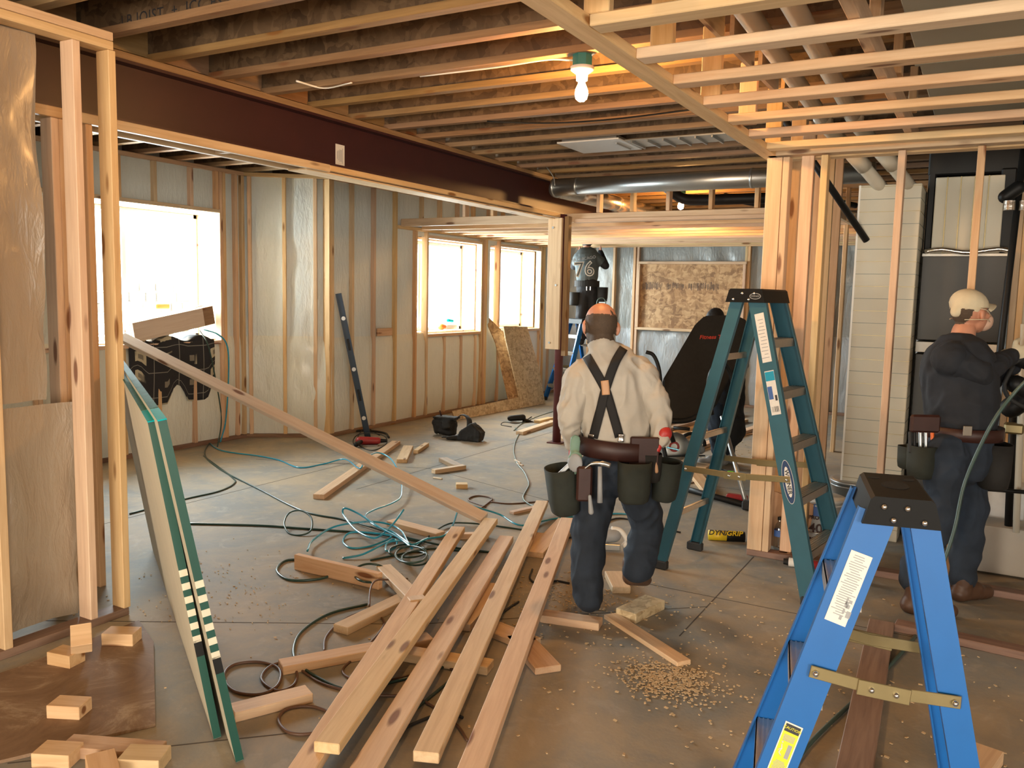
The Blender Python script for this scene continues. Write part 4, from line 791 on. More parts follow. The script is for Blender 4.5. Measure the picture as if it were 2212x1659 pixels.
# ================================================================ TOOLS AND SMALL THINGS
def pouch(name, c, w, d, h, rz, mat, parent, W=None, tilt=0):
    """open-topped rounded bag with a real rim"""
    mb = MB(); n = 24; prof = [(0, 0), (.7, 0), (.9, .06), (1, .3), (1.04, 1), (.97, 1), (.93, .3), (.8, .1), (0, .08)]; rg = []
    for r, z in prof:
        rg.append([mb.bm.verts.new((r*w/2*math.copysign(abs(math.cos(2*math.pi*i/n))**.75, math.cos(2*math.pi*i/n)), r*d/2*math.copysign(abs(math.sin(2*math.pi*i/n))**.85, math.sin(2*math.pi*i/n)), z*h)) for i in range(n)])
    for a, b in zip(rg[:-1], rg[1:]):
        for i in range(n):
            f = mb.bm.faces.new((a[i], a[(i+1) % n], b[(i+1) % n], b[i])); f.smooth = True
    m = T(*c) @ Matrix.Rotation(rz, 4, 'Z') @ Matrix.Rotation(tilt, 4, 'X')
    return mb.obj(name, M[mat], m, parent)
# spirit level
a, b = fl(795, 946), on(731, 634, 0, -6.08); lv = thing('spirit_level', 'long dark blue spirit level leaning on the wrinkled plastic corner', 'level', (a.x, a.y, 0))
y = (b-a).normalized(); sd = V((y.y, -y.x, 0)).normalized(); me_ = place((a+b)/2, b-a, V((.55, -.83, .1)))
L = (b-a).length; mb = MB(); mb.box((L, .062, .006), T(0, 0, 0)); mb.box((L, .006, .026), T(0, .029, 0)); mb.box((L, .006, .026), T(0, -.029, 0)); mb.obj('body', M['tool_blue'], me_, lv)
for f in (-.36, -.02, .33): MB().cone((0, 0, -.008), (0, 0, .014), .022, seg=18).obj('vial', M['paper'], me_ @ T(L*f, 0, 0), lv)
for f in (-.2, .15): MB().box((.13, .03, .009), bevel=.003).obj('grip', M['black'], me_ @ T(L*f, 0, 0), lv)
# corded drill at its foot
q = fl(800, 962); dr = thing('drill', 'red and black corded drill lying at the foot of the blue level', 'tool', (q.x, q.y, 0), .6); W = WM[dr.name]
MB().cap((-.11, 0, .05), (.08, 0, .05), .042, .036).obj('motor_body', M['tool_red'], W, dr, smooth=True); MB().cone((.08, 0, .05), (.17, 0, .05), .026, .016).obj('chuck', M['black'], W, dr)
MB().cap((-.09, -.02, .045), (-.13, -.15, .035), .022, .026).obj('handle', M['black'], W, dr, smooth=True); MB().box((.16, .09, .012), T(0, -.02, .006), .004).obj('shoe', M['galv'], W, dr)
hose('extension_cord', [(775, 975), (763, 955), (772, 940, .05), (800, 935, .08), (830, 942, .05), (835, 958), (810, 972), (785, 968), (770, 950, .03), (790, 925), (820, 940)], .005, 'rubber', 'black power cord coiled round the red drill')
hose('extension_cord', [(722, 938), (750, 933), (790, 930), (830, 935), (840, 945)], .012, 'rubber', 'thick black cable along the sole plate left of the level')
# tool belt on the floor
q = fl(985, 945); tb = thing('tool_belt', 'black tool belt with two pouches dropped on the open floor', 'tool belt', (q.x, q.y, 0), .15); W = WM[tb.name]
b = MB(); b.box((.26, .12, .19), T(-.17, .09, .10) @ Matrix.Rotation(.12, 4, 'Y'), .03); b.box((.11, .08, .10), T(-.12, .03, .13) @ Matrix.Rotation(-.2, 4, 'Y'), .02); b.cap((-.30, .08, .15), (-.27, .08, .04), .035); b.box((.29, .15, .03), T(-.16, .09, .20), .01); LATE = [('pouch', b)]
b = MB(); b.prism([(-.14, 0), (.13, 0), (.15, .10), (.03, .19), (-.10, .10)], .14, T(.22, -.06, .005) @ Matrix.Rotation(math.pi/2, 4, 'X') @ T(0, 0, -.02)); b.cap((.10, -.14, .03), (.0, -.22, .03), .03, .02); LATE.append(('pouch', b)); LATE_T = tb
MB().tube(spline([(-.08, .10, .17), (.02, .12, .24), (.13, .06, .20), (.14, -.02, .08), (.04, -.12, .03), (-.08, -.2, .03)], 6), .03, 6, flat=.25).obj('strap', M['black_soft'], W, tb)
MB().box((.05, .04, .02), T(.09, -.08, .05), .003).obj('buckle', M['chrome'], W, tb); MB().cap((-.22, .10, .18), (-.24, .08, .27), .012, .008).obj('tool_handle', M['leather'], W, tb)
MB().cone((.25, -.1, .015), (.40, -.16, .012), .006).obj('punch', M['galv'], W, tb)
q = fl(1112, 912); ng = thing('nailer', 'small dark power tool with a red trigger lying near the red column', 'tool', (q.x, q.y, 0), .7); W = WM[ng.name]
MB().cap((-.06, 0, .05), (.10, 0, .06), .035, .04).obj('motor_body', M['black'], W, ng, smooth=True); MB().cap((0, 0, .05), (-.05, .14, .03), .02).obj('handle', M['black'], W, ng, smooth=True); MB().box((.03, .02, .03), T(-.01, .05, .06), .004).obj('trigger', M['tool_red'], W, ng)
MB().cone((.1, 0, .03), (.24, -.03, .004), .03, .004, seg=4).obj('blade', M['black'], W, ng)
hose('extension_cord', [(1105, 922), (1083, 918), (1090, 912, .03), (1118, 915, .02), (1140, 906), (1148, 900), (1130, 912)], .005, 'rubber', 'black cord looped left of the tool by the red column')
# ---- on and under the big window sill
wb = thing('board_bundle', 'bundle of short boards with brown end grain resting tilted on the big window sill', 'board bundle', (-6.9, 5.4, 1.1))
for i in range(6):
    xo = -6.86-.041*i; ln = random.uniform(-.06, .04)
    A = on(283, 700, 0, xo); B = on(466, 668, 0, xo)
    A = V((xo, 5.03, 1.165)); B = V((xo, 5.86+ln, 1.30))
    o = board('board', A, B, .038, .185, M['edge_cream'] if 0 else M['pine_pale'], wb, up=(0, 0, 1)); e = board('end_grain', B, B+(B-A).normalized()*.13, .037, .184, M['pine_dark'], wb, up=(0, 0, 1))
board('prop', (-7.0, 5.4, 1.065), (-7.0, 5.4, 1.17), .1, .2, M['vinyl'], wb)
t = NT('mat_pattern'); v = t.coord((1, 1, 1), rnd=False); sp = t.n('ShaderNodeSeparateXYZ'); t.l(v, sp.inputs[0])
def band(s, o_, per, wd_): return t.math('LESS_THAN', t.math('ABSOLUTE', t.math('SUBTRACT', t.math('FRACT', t.math('ADD', t.math('MULTIPLY', s, 1/per), o_)), .5)), wd_)
sq = t.math('MULTIPLY', band(sp.outputs[0], .1, .29, .21), band(sp.outputs[1], .3, .24, .26)); sm = t.math('MULTIPLY', band(sp.outputs[0], .1, .29, .10), band(sp.outputs[1], .3, .24, .12))
ln_ = t.math('MAXIMUM', band(sp.outputs[0], .6, .29, .012), band(sp.outputs[1], .8, .24, .015)); fade = t.noise(v, 2.2, 2)
keep = t.ramp(fade, [(.47, (0, 0, 0)), (.52, (1, 1, 1))]); c = t.mix(t.math('MULTIPLY', sq, keep), (.02, .02, .024), (.52, .47, .34)); c = t.mix(sm, c, (.22, .20, .16)); c = t.mix(t.math('MULTIPLY', ln_, .6), c, (.4, .38, .33))
t.set(Base_Color=c, Roughness=.85)
W0 = T(0, 0, 0); bm = bmesh.new(); g = []; n = 30; tot = .34+.62
for i in range(25):
    y = 4.98+.98*i/24; col = []
    for j in range(n):
        s = tot*j/(n-1); hang = max(0, s-.34); xw = -7.20+min(s, .34)+.006; cv = .02*math.sin(i*.9)*(hang/.6) + .03*math.sin(hang*7)*(1 if hang > 0 else 0)
        zz = 1.085+.03*math.sin(i*.7)*(1 if hang == 0 else 0) - hang; cut = .18*max(0, math.sin(i*.55+.6))*(hang/.62)
        col.append(bm.verts.new((min(xw, -6.86)+cv*.3+0-0*.01, y, zz+cut)))
    g.append(col)
uvl = bm.loops.layers.uv.new('UVMap')
for i in range(24):
    for j in range(n-1):
        f = bm.faces.new((g[i][j], g[i+1][j], g[i+1][j+1], g[i][j+1])); f.smooth = True
        for lp_, (a, b) in zip(f.loops, ((i, j), (i+1, j), (i+1, j+1), (i, j+1))): lp_[uvl].uv = (.98*a/24, tot*b/(n-1))
for nd in t.t.nodes:
    if nd.bl_idname == 'ShaderNodeTexCoord':
        for lk in list(nd.outputs['Object'].links): t.t.links.new(nd.outputs['UV'], lk.to_socket)
me = bpy.data.meshes.new('rug'); bm.to_mesh(me); bm.free(); me.materials.append(t.m); r = link('rug', me, label='black rug with pale squares draped over the big window sill', cat='rug'); mo = r.modifiers.new('s', 'SOLIDIFY'); mo.thickness = .008
MB().box((.05, .16, .05), T(-7.15, 5.58, 1.40), .01).obj('box', M['orange'], label='small orange box standing behind the bundle in the big window', cat='box')
q = (-6.36, 9.50, 1.095); bo = thing('spray_bottle', 'white bottle with orange cap lying on the middle window sill', 'bottle', q); MB().cap((q[0], 9.44, 1.14), (q[0], 9.66, 1.14), .04, .035).obj('body', M['bucket_white'], parent=bo, smooth=True); MB().cap((q[0], 9.33, 1.14), (q[0], 9.40, 1.14), .045, .03).obj('cap', M['orange'], parent=bo, smooth=True)
q = (-6.40, 9.62, 1.175); MB().cap((q[0], 9.55, 1.22), (q[0], 9.66, 1.21), .022, .02).obj('blue_bottle_cap', M['tape_teal'], label='little blue plastic cap on top of the lying bottle', cat='cap', smooth=True)
# ---- things around the corner studs and the teal ladder
q1, q2 = fl(1530, 1166), fl(1607, 1170); r = .033; tt = thing('adhesive_tube', 'yellow and black adhesive cartridge lying behind the teal ladder foot', 'tube', (q1.x, q1.y, 0))
A = V((q1.x, q1.y, r)); B = V((q2.x, q2.y, r)); m = place((A+B)/2, B-A, V((-(B-A).y, (B-A).x, 0)).cross(B-A)*-1); L = (B-A).length
mm = place((A+B)/2, B-A, (0, 0, 1))
MB().cone((-L/2, 0, 0), (L/2, 0, 0), r, seg=24).obj('cartridge', M['black'], mm, tt, smooth=True); MB().cone((-L/2-.001, 0, 0), (0, 0, 0), r*1.012, seg=24).obj('wrap', M['yellow'], mm, tt, smooth=True)
MB().cone((L/2, 0, 0), (L/2+.004, 0, 0), r*1.02, seg=24).obj('end_cap', M['ink'], mm, tt)
text('lettering', 'DYNA', .05, mm @ T(-L*.22, -r*.72, r*.72) @ Matrix.Rotation(math.radians(45), 4, 'X'), 'ink', tt, ext=.001, shear=.25, off=.001) ; text('lettering', 'GRIP', .05, mm @ T(L*.2, -r*.73, r*.73) @ Matrix.Rotation(math.radians(45), 4, 'X'), 'yellow', tt, ext=.001, shear=.25, off=.001)
q = fl(1681, 1186, .038); wbt = thing('water_bottle', 'clear plastic water bottle with blue label on the sole plate', 'bottle', (q.x, q.y, .038))
MB().lathe([(0, 0), (.028, .0), (.031, .01), (.030, .05), (.031, .055), (.031, .12), (.029, .135), (.024, .155), (.013, .175), (.012, .19)], (q.x, q.y, .038)).obj('body', M['bottle_clear'], parent=wbt)
MB().lathe([(.0315, .085), (.0315, .125)], (q.x, q.y, .038)).obj('label', M['ink_blue'], parent=wbt); MB().cone((q.x, q.y, .226), (q.x, q.y, .244), .014, seg=14).obj('cap', M['black'], parent=wbt)
q1, q2 = fl(1692, 1222), fl(1735, 1228); A = V((q1.x, q1.y, .028)); B = V((q2.x, q2.y, .03)); rt = thing('torch', 'red cylinder with a black tip lying in front of the sole plate', 'tool', (q1.x, q1.y, 0))
d = (B-A).normalized(); MB().cone(A+d*.06, B+d*.08, .026, seg=18).obj('body', M['tool_red'], parent=rt, smooth=True); MB().cone(A, A+d*.05, .018, .024, seg=14).obj('tip', M['black'], parent=rt); MB().cone(A+d*.03, A+d*.10, .0265, seg=18).obj('band', M['paper'], parent=rt)
def bucket(x, y, h, r, mat, label, txt=None):
    t = thing('bucket', label, 'bucket', (x, y, 0)); MB().lathe([(0, 0), (r*.86, 0), (r, h), (r*1.05, h), (r*1.05, h+.012), (r*.9, h+.02), (0, h+.02)], (x, y, 0), 32).obj('pail', M[mat], parent=t)
    MB().lathe([(r*.99, h*.93), (r*1.045, h*.93), (r*1.045, h*.96), (r, h*.96)], (x, y, 0), 32).obj('rim', M[mat], parent=t)
    MB().tube(spline([(x-r, y, h*.9), (x-r*.8, y-r*.7, h*.55), (x, y-r*1.08, h*.42), (x+r*.8, y-r*.7, h*.55), (x+r, y, h*.9)], 6), .004, 6).obj('handle', M['galv'], parent=t); return t
bk = bucket(-.86, 5.62, .33, .15, 'bucket_white', 'white paint bucket reading 400 behind the teal ladder')
for s, z, sz, mt in (('PROMAR', .235, .034, 'leather'), ('400', .165, .085, 'leather'), ('ZERO VOC LATEX', .10, .018, 'leather')):
    text('lettering', s, sz, facing((-.835, 5.62-.150+z*0, z), (1, .04, 0), (0, -.06, 1)), mt, bk, ext=.002, off=.0008)
MB().box((.05, .004, .075), T(-.85, 5.466, .285), .001).obj('crest', M['ink_blue'], parent=bk); MB().box((.2, .004, .012), T(-.85, 5.475, .07)).obj('print', M['ink_pink'], parent=bk)
bucket(-.72, 6.15, .36, .16, 'galv', 'grey bucket further behind the paint bucket')
q = fl(1700, 1155); MB().box((.45, .02, .35), bevel=.002).obj('carton', M['leather_tan'], T(-.98, 5.45, .17) @ Matrix.Rotation(.35, 4, 'Y') @ Matrix.Rotation(.5, 4, 'Z'), label='brown cardboard flap leaning behind the water bottle', cat='cardboard')
# sawdust and chips
def specks(name, cx, cy, sx, sy, n, mat, label, smin=.004, smax=.014):
    c = fl(cx, cy); mb = MB(); random.seed(int(cx))
    for i in range(n):
        x, y = random.gauss(0, sx), random.gauss(0, sy); s = random.uniform(smin, smax)
        mb.box((s*random.uniform(1, 2.2), s, .003), T(c.x+x, c.y+y, .002+random.random()*.003) @ Matrix.Rotation(random.random()*3, 4, 'Z') @ Matrix.Rotation(random.uniform(-.3, .3), 4, 'X'))
    return mb.obj(name, M[mat], label=label, cat='sawdust', kind='stuff')
specks('sawdust', 1440, 1468, .10, .09, 900, 'saw_dust', 'pile of pale wood shavings in the middle foreground', .003, .009); specks('sawdust', 1230, 1290, .25, .2, 500, 'saw_dust', 'sawdust scattered round the walking man', .002, .008)
specks('sawdust', 480, 1290, .45, .35, 260, 'saw_dust', 'sawdust streaks beside the wallboard', .002, .006); specks('sawdust', 1650, 1450, .6, .5, 500, 'saw_dust', 'thin sawdust between the two ladders', .003, .009); specks('sawdust', 1560, 960, .5, .9, 250, 'saw_dust', 'chips around the saw at the back')
# ---- inversion table and saw
q = fl(1530, 1075); it = thing('inversion_table', 'black padded inversion table tilted up on a tubular frame', 'exercise equipment', (q.x, q.y, 0))
# padded back panel in a plane facing the viewer
D1, D2 = 7.0, 7.35
c = [dp(1517, 690, D2), dp(1612, 688, D2), dp(1575, 905, D1), dp(1432, 915, D1-.05)]
cl = [dp(*p) for p in ((1500, 705, D2), (1522, 682, D2), (1590, 680, D2), (1612, 695, D2), (1612, 725, D2), (1600, 765, D2-.05), (1545, 880, D1+.05), (1520, 905, D1), (1480, 914, D1), (1445, 912, D1), (1428, 895, D1), (1432, 820, D1+.1))]
x = (c[1]-c[0]).normalized(); n = x.cross(c[3]-c[0]).normalized(); y = n.cross(x); m = Matrix((x, y, n)).transposed().to_4x4(); m.translation = c[0]
poly = [((p-c[0]).dot(x), (p-c[0]).dot(y)) for p in cl]; mb = MB(); mb.prism(poly, .045); bmesh.ops.bevel(mb.bm, geom=[e for e in mb.bm.edges], offset=.012, segments=2, affect='EDGES'); mb.obj('back_pad', M['black_soft'], m @ T(0, 0, -.0225), it)
sgn = 1 if n.dot(CAMP-c[0]) > 0 else -1
lc = dp(1552, 728, D2-.08); text('lettering', 'Fitness Table', .052, facing(lc+(CAMP-lc).normalized()*.02+x*-.03, x, (c[0]-c[3]).normalized()), 'ink_red', it, ext=.0015, shear=.3, off=.001)

def rod(nm, pts, r, mt='black', sm=True, n=6): return MB().tube(spline(pts, n) if n > 1 else pts, r, 10).obj(nm, M[mt], parent=it)
rod('handlebar', [dp(1395, 760, 6.9), dp(1412, 768, 6.9), dp(1424, 800, 6.9), dp(1427, 850, 6.9), dp(1420, 910, 6.95)], .016)
rod('handlebar', [dp(1538, 895, 6.8), dp(1530, 850, 6.75), dp(1534, 810, 6.7), dp(1552, 785, 6.7), dp(1575, 800, 6.75), dp(1590, 860, 6.8), dp(1592, 900, 6.85)], .018)
rod('frame_leg', [fl(1612, 1090, .03), dp(1560, 900, 7.0)], .018, 'galv', n=1); rod('frame_leg', [fl(1452, 1052, .03), dp(1420, 905, 7.0)], .018, n=1)
rod('floor_bar', [fl(1440, 1045, .03), fl(1615, 1092, .03)], .024, 'black', n=1); rod('floor_bar', [fl(1370, 990, .03), fl(1490, 1012, .03)], .022, 'black', n=1)
rod('frame_leg', [fl(1438, 985, .03), dp(1425, 905, 7.3)], .016, n=1); rod('boom', [dp(1440, 905, 6.95), dp(1445, 925, 6.9), dp(1455, 955, 6.9)], .02, n=1); rod('grip', [dp(1455, 924, 6.85), dp(1490, 927, 6.8)], .014, n=1)
q = fl(1618, 1092, .04); MB().box((.1, .06, .07), T(*q), .01).obj('foot', M['rubber'], parent=it)
rod('lower_cushion', [dp(1440, 910, 6.9), dp(1485, 908, 6.9), dp(1520, 892, 6.9)], .022)
q = fl(1592, 1078, .04); MB().box((.16, .06, .07), T(*q), .008).obj('parts_case', M['tool_red'], label='small red and black tool case beside the frame foot', cat='tool case')
q = fl(1470, 985); cs = thing('circular_saw', 'circular saw with a dark red blade guard on a low sawhorse plank', 'tool', (q.x, q.y, 0)); cc = dp(1456, 965, 7.9); W = place(cc, x, (CAMP-cc).normalized())
MB().lathe([(.05, -.015), (.135, -.015), (.142, 0), (.135, .015), (.05, .015)], seg=32).obj('guard', M['galv'], W, cs); MB().cone((0, 0, -.002), (0, 0, .002), .115, seg=32).obj('blade', M['ink_red'] if 0 else M['tool_red'], W, cs); MB().cone((0, 0, -.004), (0, 0, .006), .03, seg=16).obj('hub', M['galv'], W, cs)
MB().cap((.12, .02, -.05), (.26, -.03, -.06), .05, .045).obj('motor', M['ink_grey'], W, cs, smooth=True); MB().tube(spline([(.1, .1, -.03), (.18, .12, -.03), (.28, .06, -.03), (.3, 0, -.04)], 5), .018, 8).obj('handle', M['black'], W, cs); MB().box((.36, .012, .16), T(.1, -.09, -.03), .003).obj('base_plate', M['black'], W, cs)
MB().box((.02, .02, .02), T(-.05, -.145, -.02)).obj('stand', M['black'], W, cs); q = cc-V((0, 0, .15)); MB().box((.5, .2, max(.05, q.z-.0)), T(q.x+.08, q.y+.05, q.z/2), .004).obj('work_block', M['pine'], label='chunky pine block the circular saw sits on', cat='wood block')
# framing nailer behind the man's legs
q = fl(1312, 1185); fg = thing('framing_nailer', 'grey nail gun on the floor seen between the walking man\'s legs', 'tool', (q.x, q.y, 0), .4); W = WM[fg.name]
MB().cap((-.1, 0, .07), (.04, 0, .09), .05, .045).obj('motor_body', M['ink_grey'], W, fg, smooth=True); MB().tube(spline([(.02, 0, .13), (.08, 0, .12), (.12, 0, .06), (.10, 0, .02)], 5), .017, 8).obj('handle', M['vinyl'], W, fg); MB().box((.2, .03, .04), T(-.02, -.06, .03), .004).obj('magazine', M['galv'], W, fg); MB().cone((-.1, 0, .07), (-.2, 0, .03), .02, .012).obj('nose', M['orange'], W, fg)
# ================================================================ MECHANICAL ROOM
lc_ = thing('lined_duct', 'tall cream return duct with horizontal seam lines beside the furnace', 'duct', (-.62, 6.4, 0))
MB().box((.37, .5, 2.36), T(-.615, 6.3, 1.18), .004).obj('body', M['duct_liner'], parent=lc_)
for k in range(29): MB().box((.374, .505, .0028), T(-.615, 6.3, .08+k*.081)).obj('seam', M['cord_grey'] if k % 2 else M['brass_dull'], parent=lc_)
MB().box((.012, .012, 2.36), T(-.80, 6.05, 1.18)).obj('corner_bead', M['vinyl'], parent=lc_)
fu = thing('furnace', 'dark furnace cabinet with pale plenum behind the studs at right', 'furnace', (-.15, 6.6, 0))
MB().box((.50, .7, 1.26), T(-.165, 6.62, .63), .006).obj('cabinet', M['furnace'], parent=fu); MB().box((.50, .7, .56), T(-.165, 6.62, 1.63), .006).obj('cabinet', M['furnace'], parent=fu); MB().box((.50, .68, .07), T(-.165, 6.60, 1.305), .003).obj('trim_strip', M['vinyl'], parent=fu)
MB().box((.50, .7, .018), T(-.165, 6.60, 1.915), .003).obj('flange', M['vinyl'], parent=fu)
MB().box((.40, .6, .50), T(-.17, 6.65, 2.18), .004).obj('plenum', M['duct_liner'], parent=fu)
for x in (-.30, -.22, -.14, -.06): MB().box((.006, .01, .50), T(x, 6.345, 2.18)).obj('seam', M['brass_dull'], parent=fu)
MB().box((.55, .6, .22), T(-.15, 6.7, 2.56), .01).obj('duct_collar', M['black'], parent=fu); MB().box((.09, .5, .55), T(.05, 6.62, 2.2), .01).obj('duct_collar', M['black'], parent=fu); MB().box((.05, .4, .55), T(-.395, 6.6, 2.2), .01).obj('duct_collar', M['black'], parent=fu)
MB().tube(spline([(-.40, 6.25, 1.935), (-.3, 6.24, 1.95), (-.15, 6.24, 1.93), (.02, 6.24, 1.95), (.08, 6.24, 1.94)], 5), .016, 8).obj('foil_sleeve', M['foil'], parent=fu)
dr_ = thing('closet_door', 'white flat door panel standing behind the furnace studs at far right', 'door', (.45, 6.4, 0)); MB().box((.75, .03, 2.1), T(.56, 6.45, 1.06), .003).obj('leaf', M['edge_cream'], parent=dr_)
for x in (.13, .17): vstud(dr_, x, 6.40, 0, 2.45, .038, .089, along=(1, 0, 0), name='jamb')
vp_ = thing('gas_pipe', 'vertical black iron pipe in front of the white door panel', 'pipe', (.22, 5.7, 0)); A = on(2200, 420, 1, 5.9); B = on(2160, 760, 1, 5.9); MB().tube([A+(A-B)*.5, B, B+(B-A)*.5], .02, 12).obj('pipe', M['black'], parent=vp_)
for q in (on(2180, 445, 1, 5.8), on(2215, 445, 1, 5.8)): MB().cone(q-V((0, 0, .025)), q+V((0, 0, .03)), .032, seg=14).obj('coupling', M['foil'], parent=vp_)
MB().cap(on(2172, 425, 1, 5.85), on(2200, 405, 1, 5.85), .04).obj('valve', M['black'], parent=vp_, smooth=True)
wh = thing('water_manifold', 'cluster of pipes, valves and a pump at the right edge behind the worker', 'plumbing', (.2, 5.6, 0))
MB().tube([on(2195, 1150, 1, 5.6), on(2205, 900, 1, 5.6), on(2212, 700, 1, 5.6)], .018, 10).obj('pipe', M['pvc'], parent=wh); MB().tube([on(2178, 1140, 1, 5.7), on(2190, 860, 1, 5.7)], .022, 10).obj('pipe', M['black'], parent=wh)
MB().tube([on(2110, 1055, 1, 5.5), on(2240, 1065, 1, 5.5)], .012, 8).obj('pipe', M['black'], parent=wh); MB().cap(on(2185, 880, 1, 5.55), on(2215, 860, 1, 5.55), .06).obj('pump', M['black'], parent=wh, smooth=True); MB().box((.1, .08, .06), T(*on(2190, 925, 1, 5.6)), .01).obj('pump_box', M['brass_dull'], parent=wh)
q = on(2150, 1120, 1, 6.0); MB().box((.3, .3, .33), T(q.x, 6.1, .30), .004).obj('softener_tank', M['bucket_white'], label='pale box shape standing low behind the worker', cat='tank'); MB().box((.42, .25, .28), T(.12, 5.75, .155), .004).obj('plinth', M['concrete_wall'], label='grey square plinth behind the sole plate at right', cat='box')
MB().box((.16, .02, .2), T(-.66, 5.18, .14), .002).obj('panel_offcut', M['furnace'], label='dark offcut against the plate under the blue ladder', cat='board') if 0 else None
P = [on(2240, 800, 1, 4.5), on(2190, 850, 1, 4.5), on(2140, 920, 1, 4.45), on(2085, 1040, 1, 4.45), on(2060, 1150, 1, 4.4), on(2020, 1270, 1, 4.4), fl(2010, 1325, .01), fl(1960, 1395, .01), fl(1880, 1480, .01), fl(1755, 1600, .01), fl(1700, 1680, .01)]
MB().tube(spline(P, 8), .0085, 8).obj('air_hose', M['hose_dark'], label='grey-green hose hanging from the masked worker down past the blue ladder', cat='hose')

for a, bb, lb in (((936, 1030), (955, 1033), 'thin pale pencil lying left of the little pine cube'), ((1112, 992), (1124, 999), 'tiny white chip touching the grey cord'), ((1117, 1000), (1130, 1004), 'second tiny white chip below the first by the grey cord')):
    lp(a, bb, 0, 0, lb, w=.02, t=.012, mat='pine_pale')
# ================================================================ PEOPLE
def organic(name, mb, voxel, mats, parent, smooth=4, folds=0.0, fs=14, seed=0, matfn=None, squash=None):
    """fuses the overlapping forms of mb into one continuous surface, adds cloth folds"""
    me = mb.mesh(name, mats); o = bpy.data.objects.new('tmp', me); COL.objects.link(o)
    r = o.modifiers.new('r', 'REMESH'); r.mode = 'VOXEL'; r.voxel_size = voxel
    s = o.modifiers.new('s', 'SMOOTH'); s.factor = .6; s.iterations = smooth
    bpy.context.view_layer.update()
    m2 = bpy.data.meshes.new_from_object(o.evaluated_get(bpy.context.evaluated_depsgraph_get())); bpy.data.objects.remove(o); m2.name = name
    m2.materials.clear()
    for m in (mats if isinstance(mats, (list, tuple)) else [mats]): m2.materials.append(m)
    if folds:
        n = len(m2.vertices); co = np.empty(n*3); m2.vertices.foreach_get('co', co); co = co.reshape(-1, 3); no = np.array([v.normal[:] for v in m2.vertices])
        for i in range(n):
            p = V(co[i])*fs; q = V((p.x+seed, p.y, p.z*.7)); a = noise.noise(q + noise.noise_vector(q*.5)*1.5); b = noise.noise(V((p.x*.5+seed, p.y*.5, p.z*1.6)))
            co[i] += no[i]*folds*(max(-.2, (abs(a)*-2+.5))*.9 + b*.8)
        m2.vertices.foreach_set('co', co.reshape(-1)); m2.update()
    for p in m2.polygons:
        p.use_smooth = True
        if matfn: p.material_index = matfn(p.center)
    return link(name, m2, None, parent)
def hand(mb, w, d, n, side, k=1.0, g=0.0, curl=.9, thumb=1):
    """palm and five unequal bent fingers; w wrist, d towards the fingertips, n out of the palm side, side towards the thumb"""
    d = V(d).normalized(); s = (V(side)-d*V(side).dot(d)).normalized(); n = d.cross(s) if V(n).dot(d.cross(s)) > 0 else -d.cross(s)
    m = Matrix((s, d, n)).transposed(); mb.sph(w+d*.045*k, (.040*k+g, .052*k+g, .017*k+g), m)
    for i, (L, off) in enumerate(((1.0, .029), (1.1, .010), (1.02, -.010), (.80, -.028))):
        p = w+d*.082*k+s*off*k; a = 0.0; r = (.0092-.0008*(i == 3))*k+g
        for seg, da in ((.042, curl*.55), (.027, curl*.8), (.021, curl*.6)):
            a += da+.05*i; q = p+(d*math.cos(a)+n*math.sin(a))*seg*L*k; mb.cap(p, q, r, r*.93, 8); p = q; r *= .93
    p = w+d*.02*k+s*.030*k; q = p+(d*.6+s*.75+n*.35).normalized()*.042*k; mb.cap(p, q, .013*k+g, .011*k+g, 8); mb.cap(q, q+(d*.85+s*.1+n*.6).normalized()*.034*k, .011*k+g, .009*k+g, 8)
def head(mb, c, fw, up, k=1.0, ears=True):
    """skull, jaw, brow, nose, lips and ears around centre c"""
    up = V(up).normalized(); fw = (V(fw)-up*V(fw).dot(up)).normalized(); s = fw.cross(up); m = Matrix((s, fw, up)).transposed()
    P = lambda a, b, e: V(c)+(s*a+fw*b+up*e)*k
    mb.sph(P(0, -.012, .022), (.078*k, .096*k, .092*k), m); mb.sph(P(0, .030, -.035), (.062*k, .062*k, .068*k), m); mb.sph(P(0, .048, -.082), (.034*k, .036*k, .026*k), m)
    mb.cap(P(-.03, .078, .028), P(.03, .078, .028), .014*k, seg=8); mb.cap(P(0, .088, .018), P(0, .108, -.016), .009*k, .014*k, 8); mb.sph(P(-.012, .094, -.022), .009*k, seg=8, rings=6); mb.sph(P(.012, .094, -.022), .009*k, seg=8, rings=6)
    mb.cap(P(-.018, .086, -.050), P(.018, .086, -.050), .0085*k, seg=8); mb.cap(P(-.015, .085, -.060), P(.015, .085, -.060), .0085*k, seg=8)
    for q in (-1, 1):
        mb.sph(P(q*.045, .058, -.018), (.022*k, .022*k, .02*k), m)
        if ears: mb.sph(P(q*.083, -.010, -.008), (.011*k, .022*k, .034*k), m @ Matrix.Rotation(q*.35, 3, 'Z')); mb.sph(P(q*.080, -.004, -.034), (.009*k, .011*k, .012*k), m)
    return P
def eyes(P, parent, k=1.0):
    for q in (-1, 1): MB().sph(P(q*.031, .072, .008), .0125*k, seg=12, rings=8).obj('eye', M['paper'], parent=parent, smooth=True)
def shell(name, src, pred, off, mat, parent):
    """thin layer (hair) lifted off the body where pred(point) holds"""
    bm = bmesh.new(); bm.from_mesh(src.data); bm.transform(WM[src.name]); bm.normal_update()
    nr = {v: v.normal.copy() for v in bm.verts}
    dl = [f for f in bm.faces if not pred(f.calc_center_median())]; bmesh.ops.delete(bm, geom=dl, context='FACES')
    for v in bm.verts: v.co += nr[v]*off*(.75+.5*noise.noise(v.co*160))
    me = bpy.data.meshes.new(name); bm.to_mesh(me); bm.free(); me.materials.append(M[mat])
    for p in me.polygons: p.use_smooth = True
    return link(name, me, None, parent)
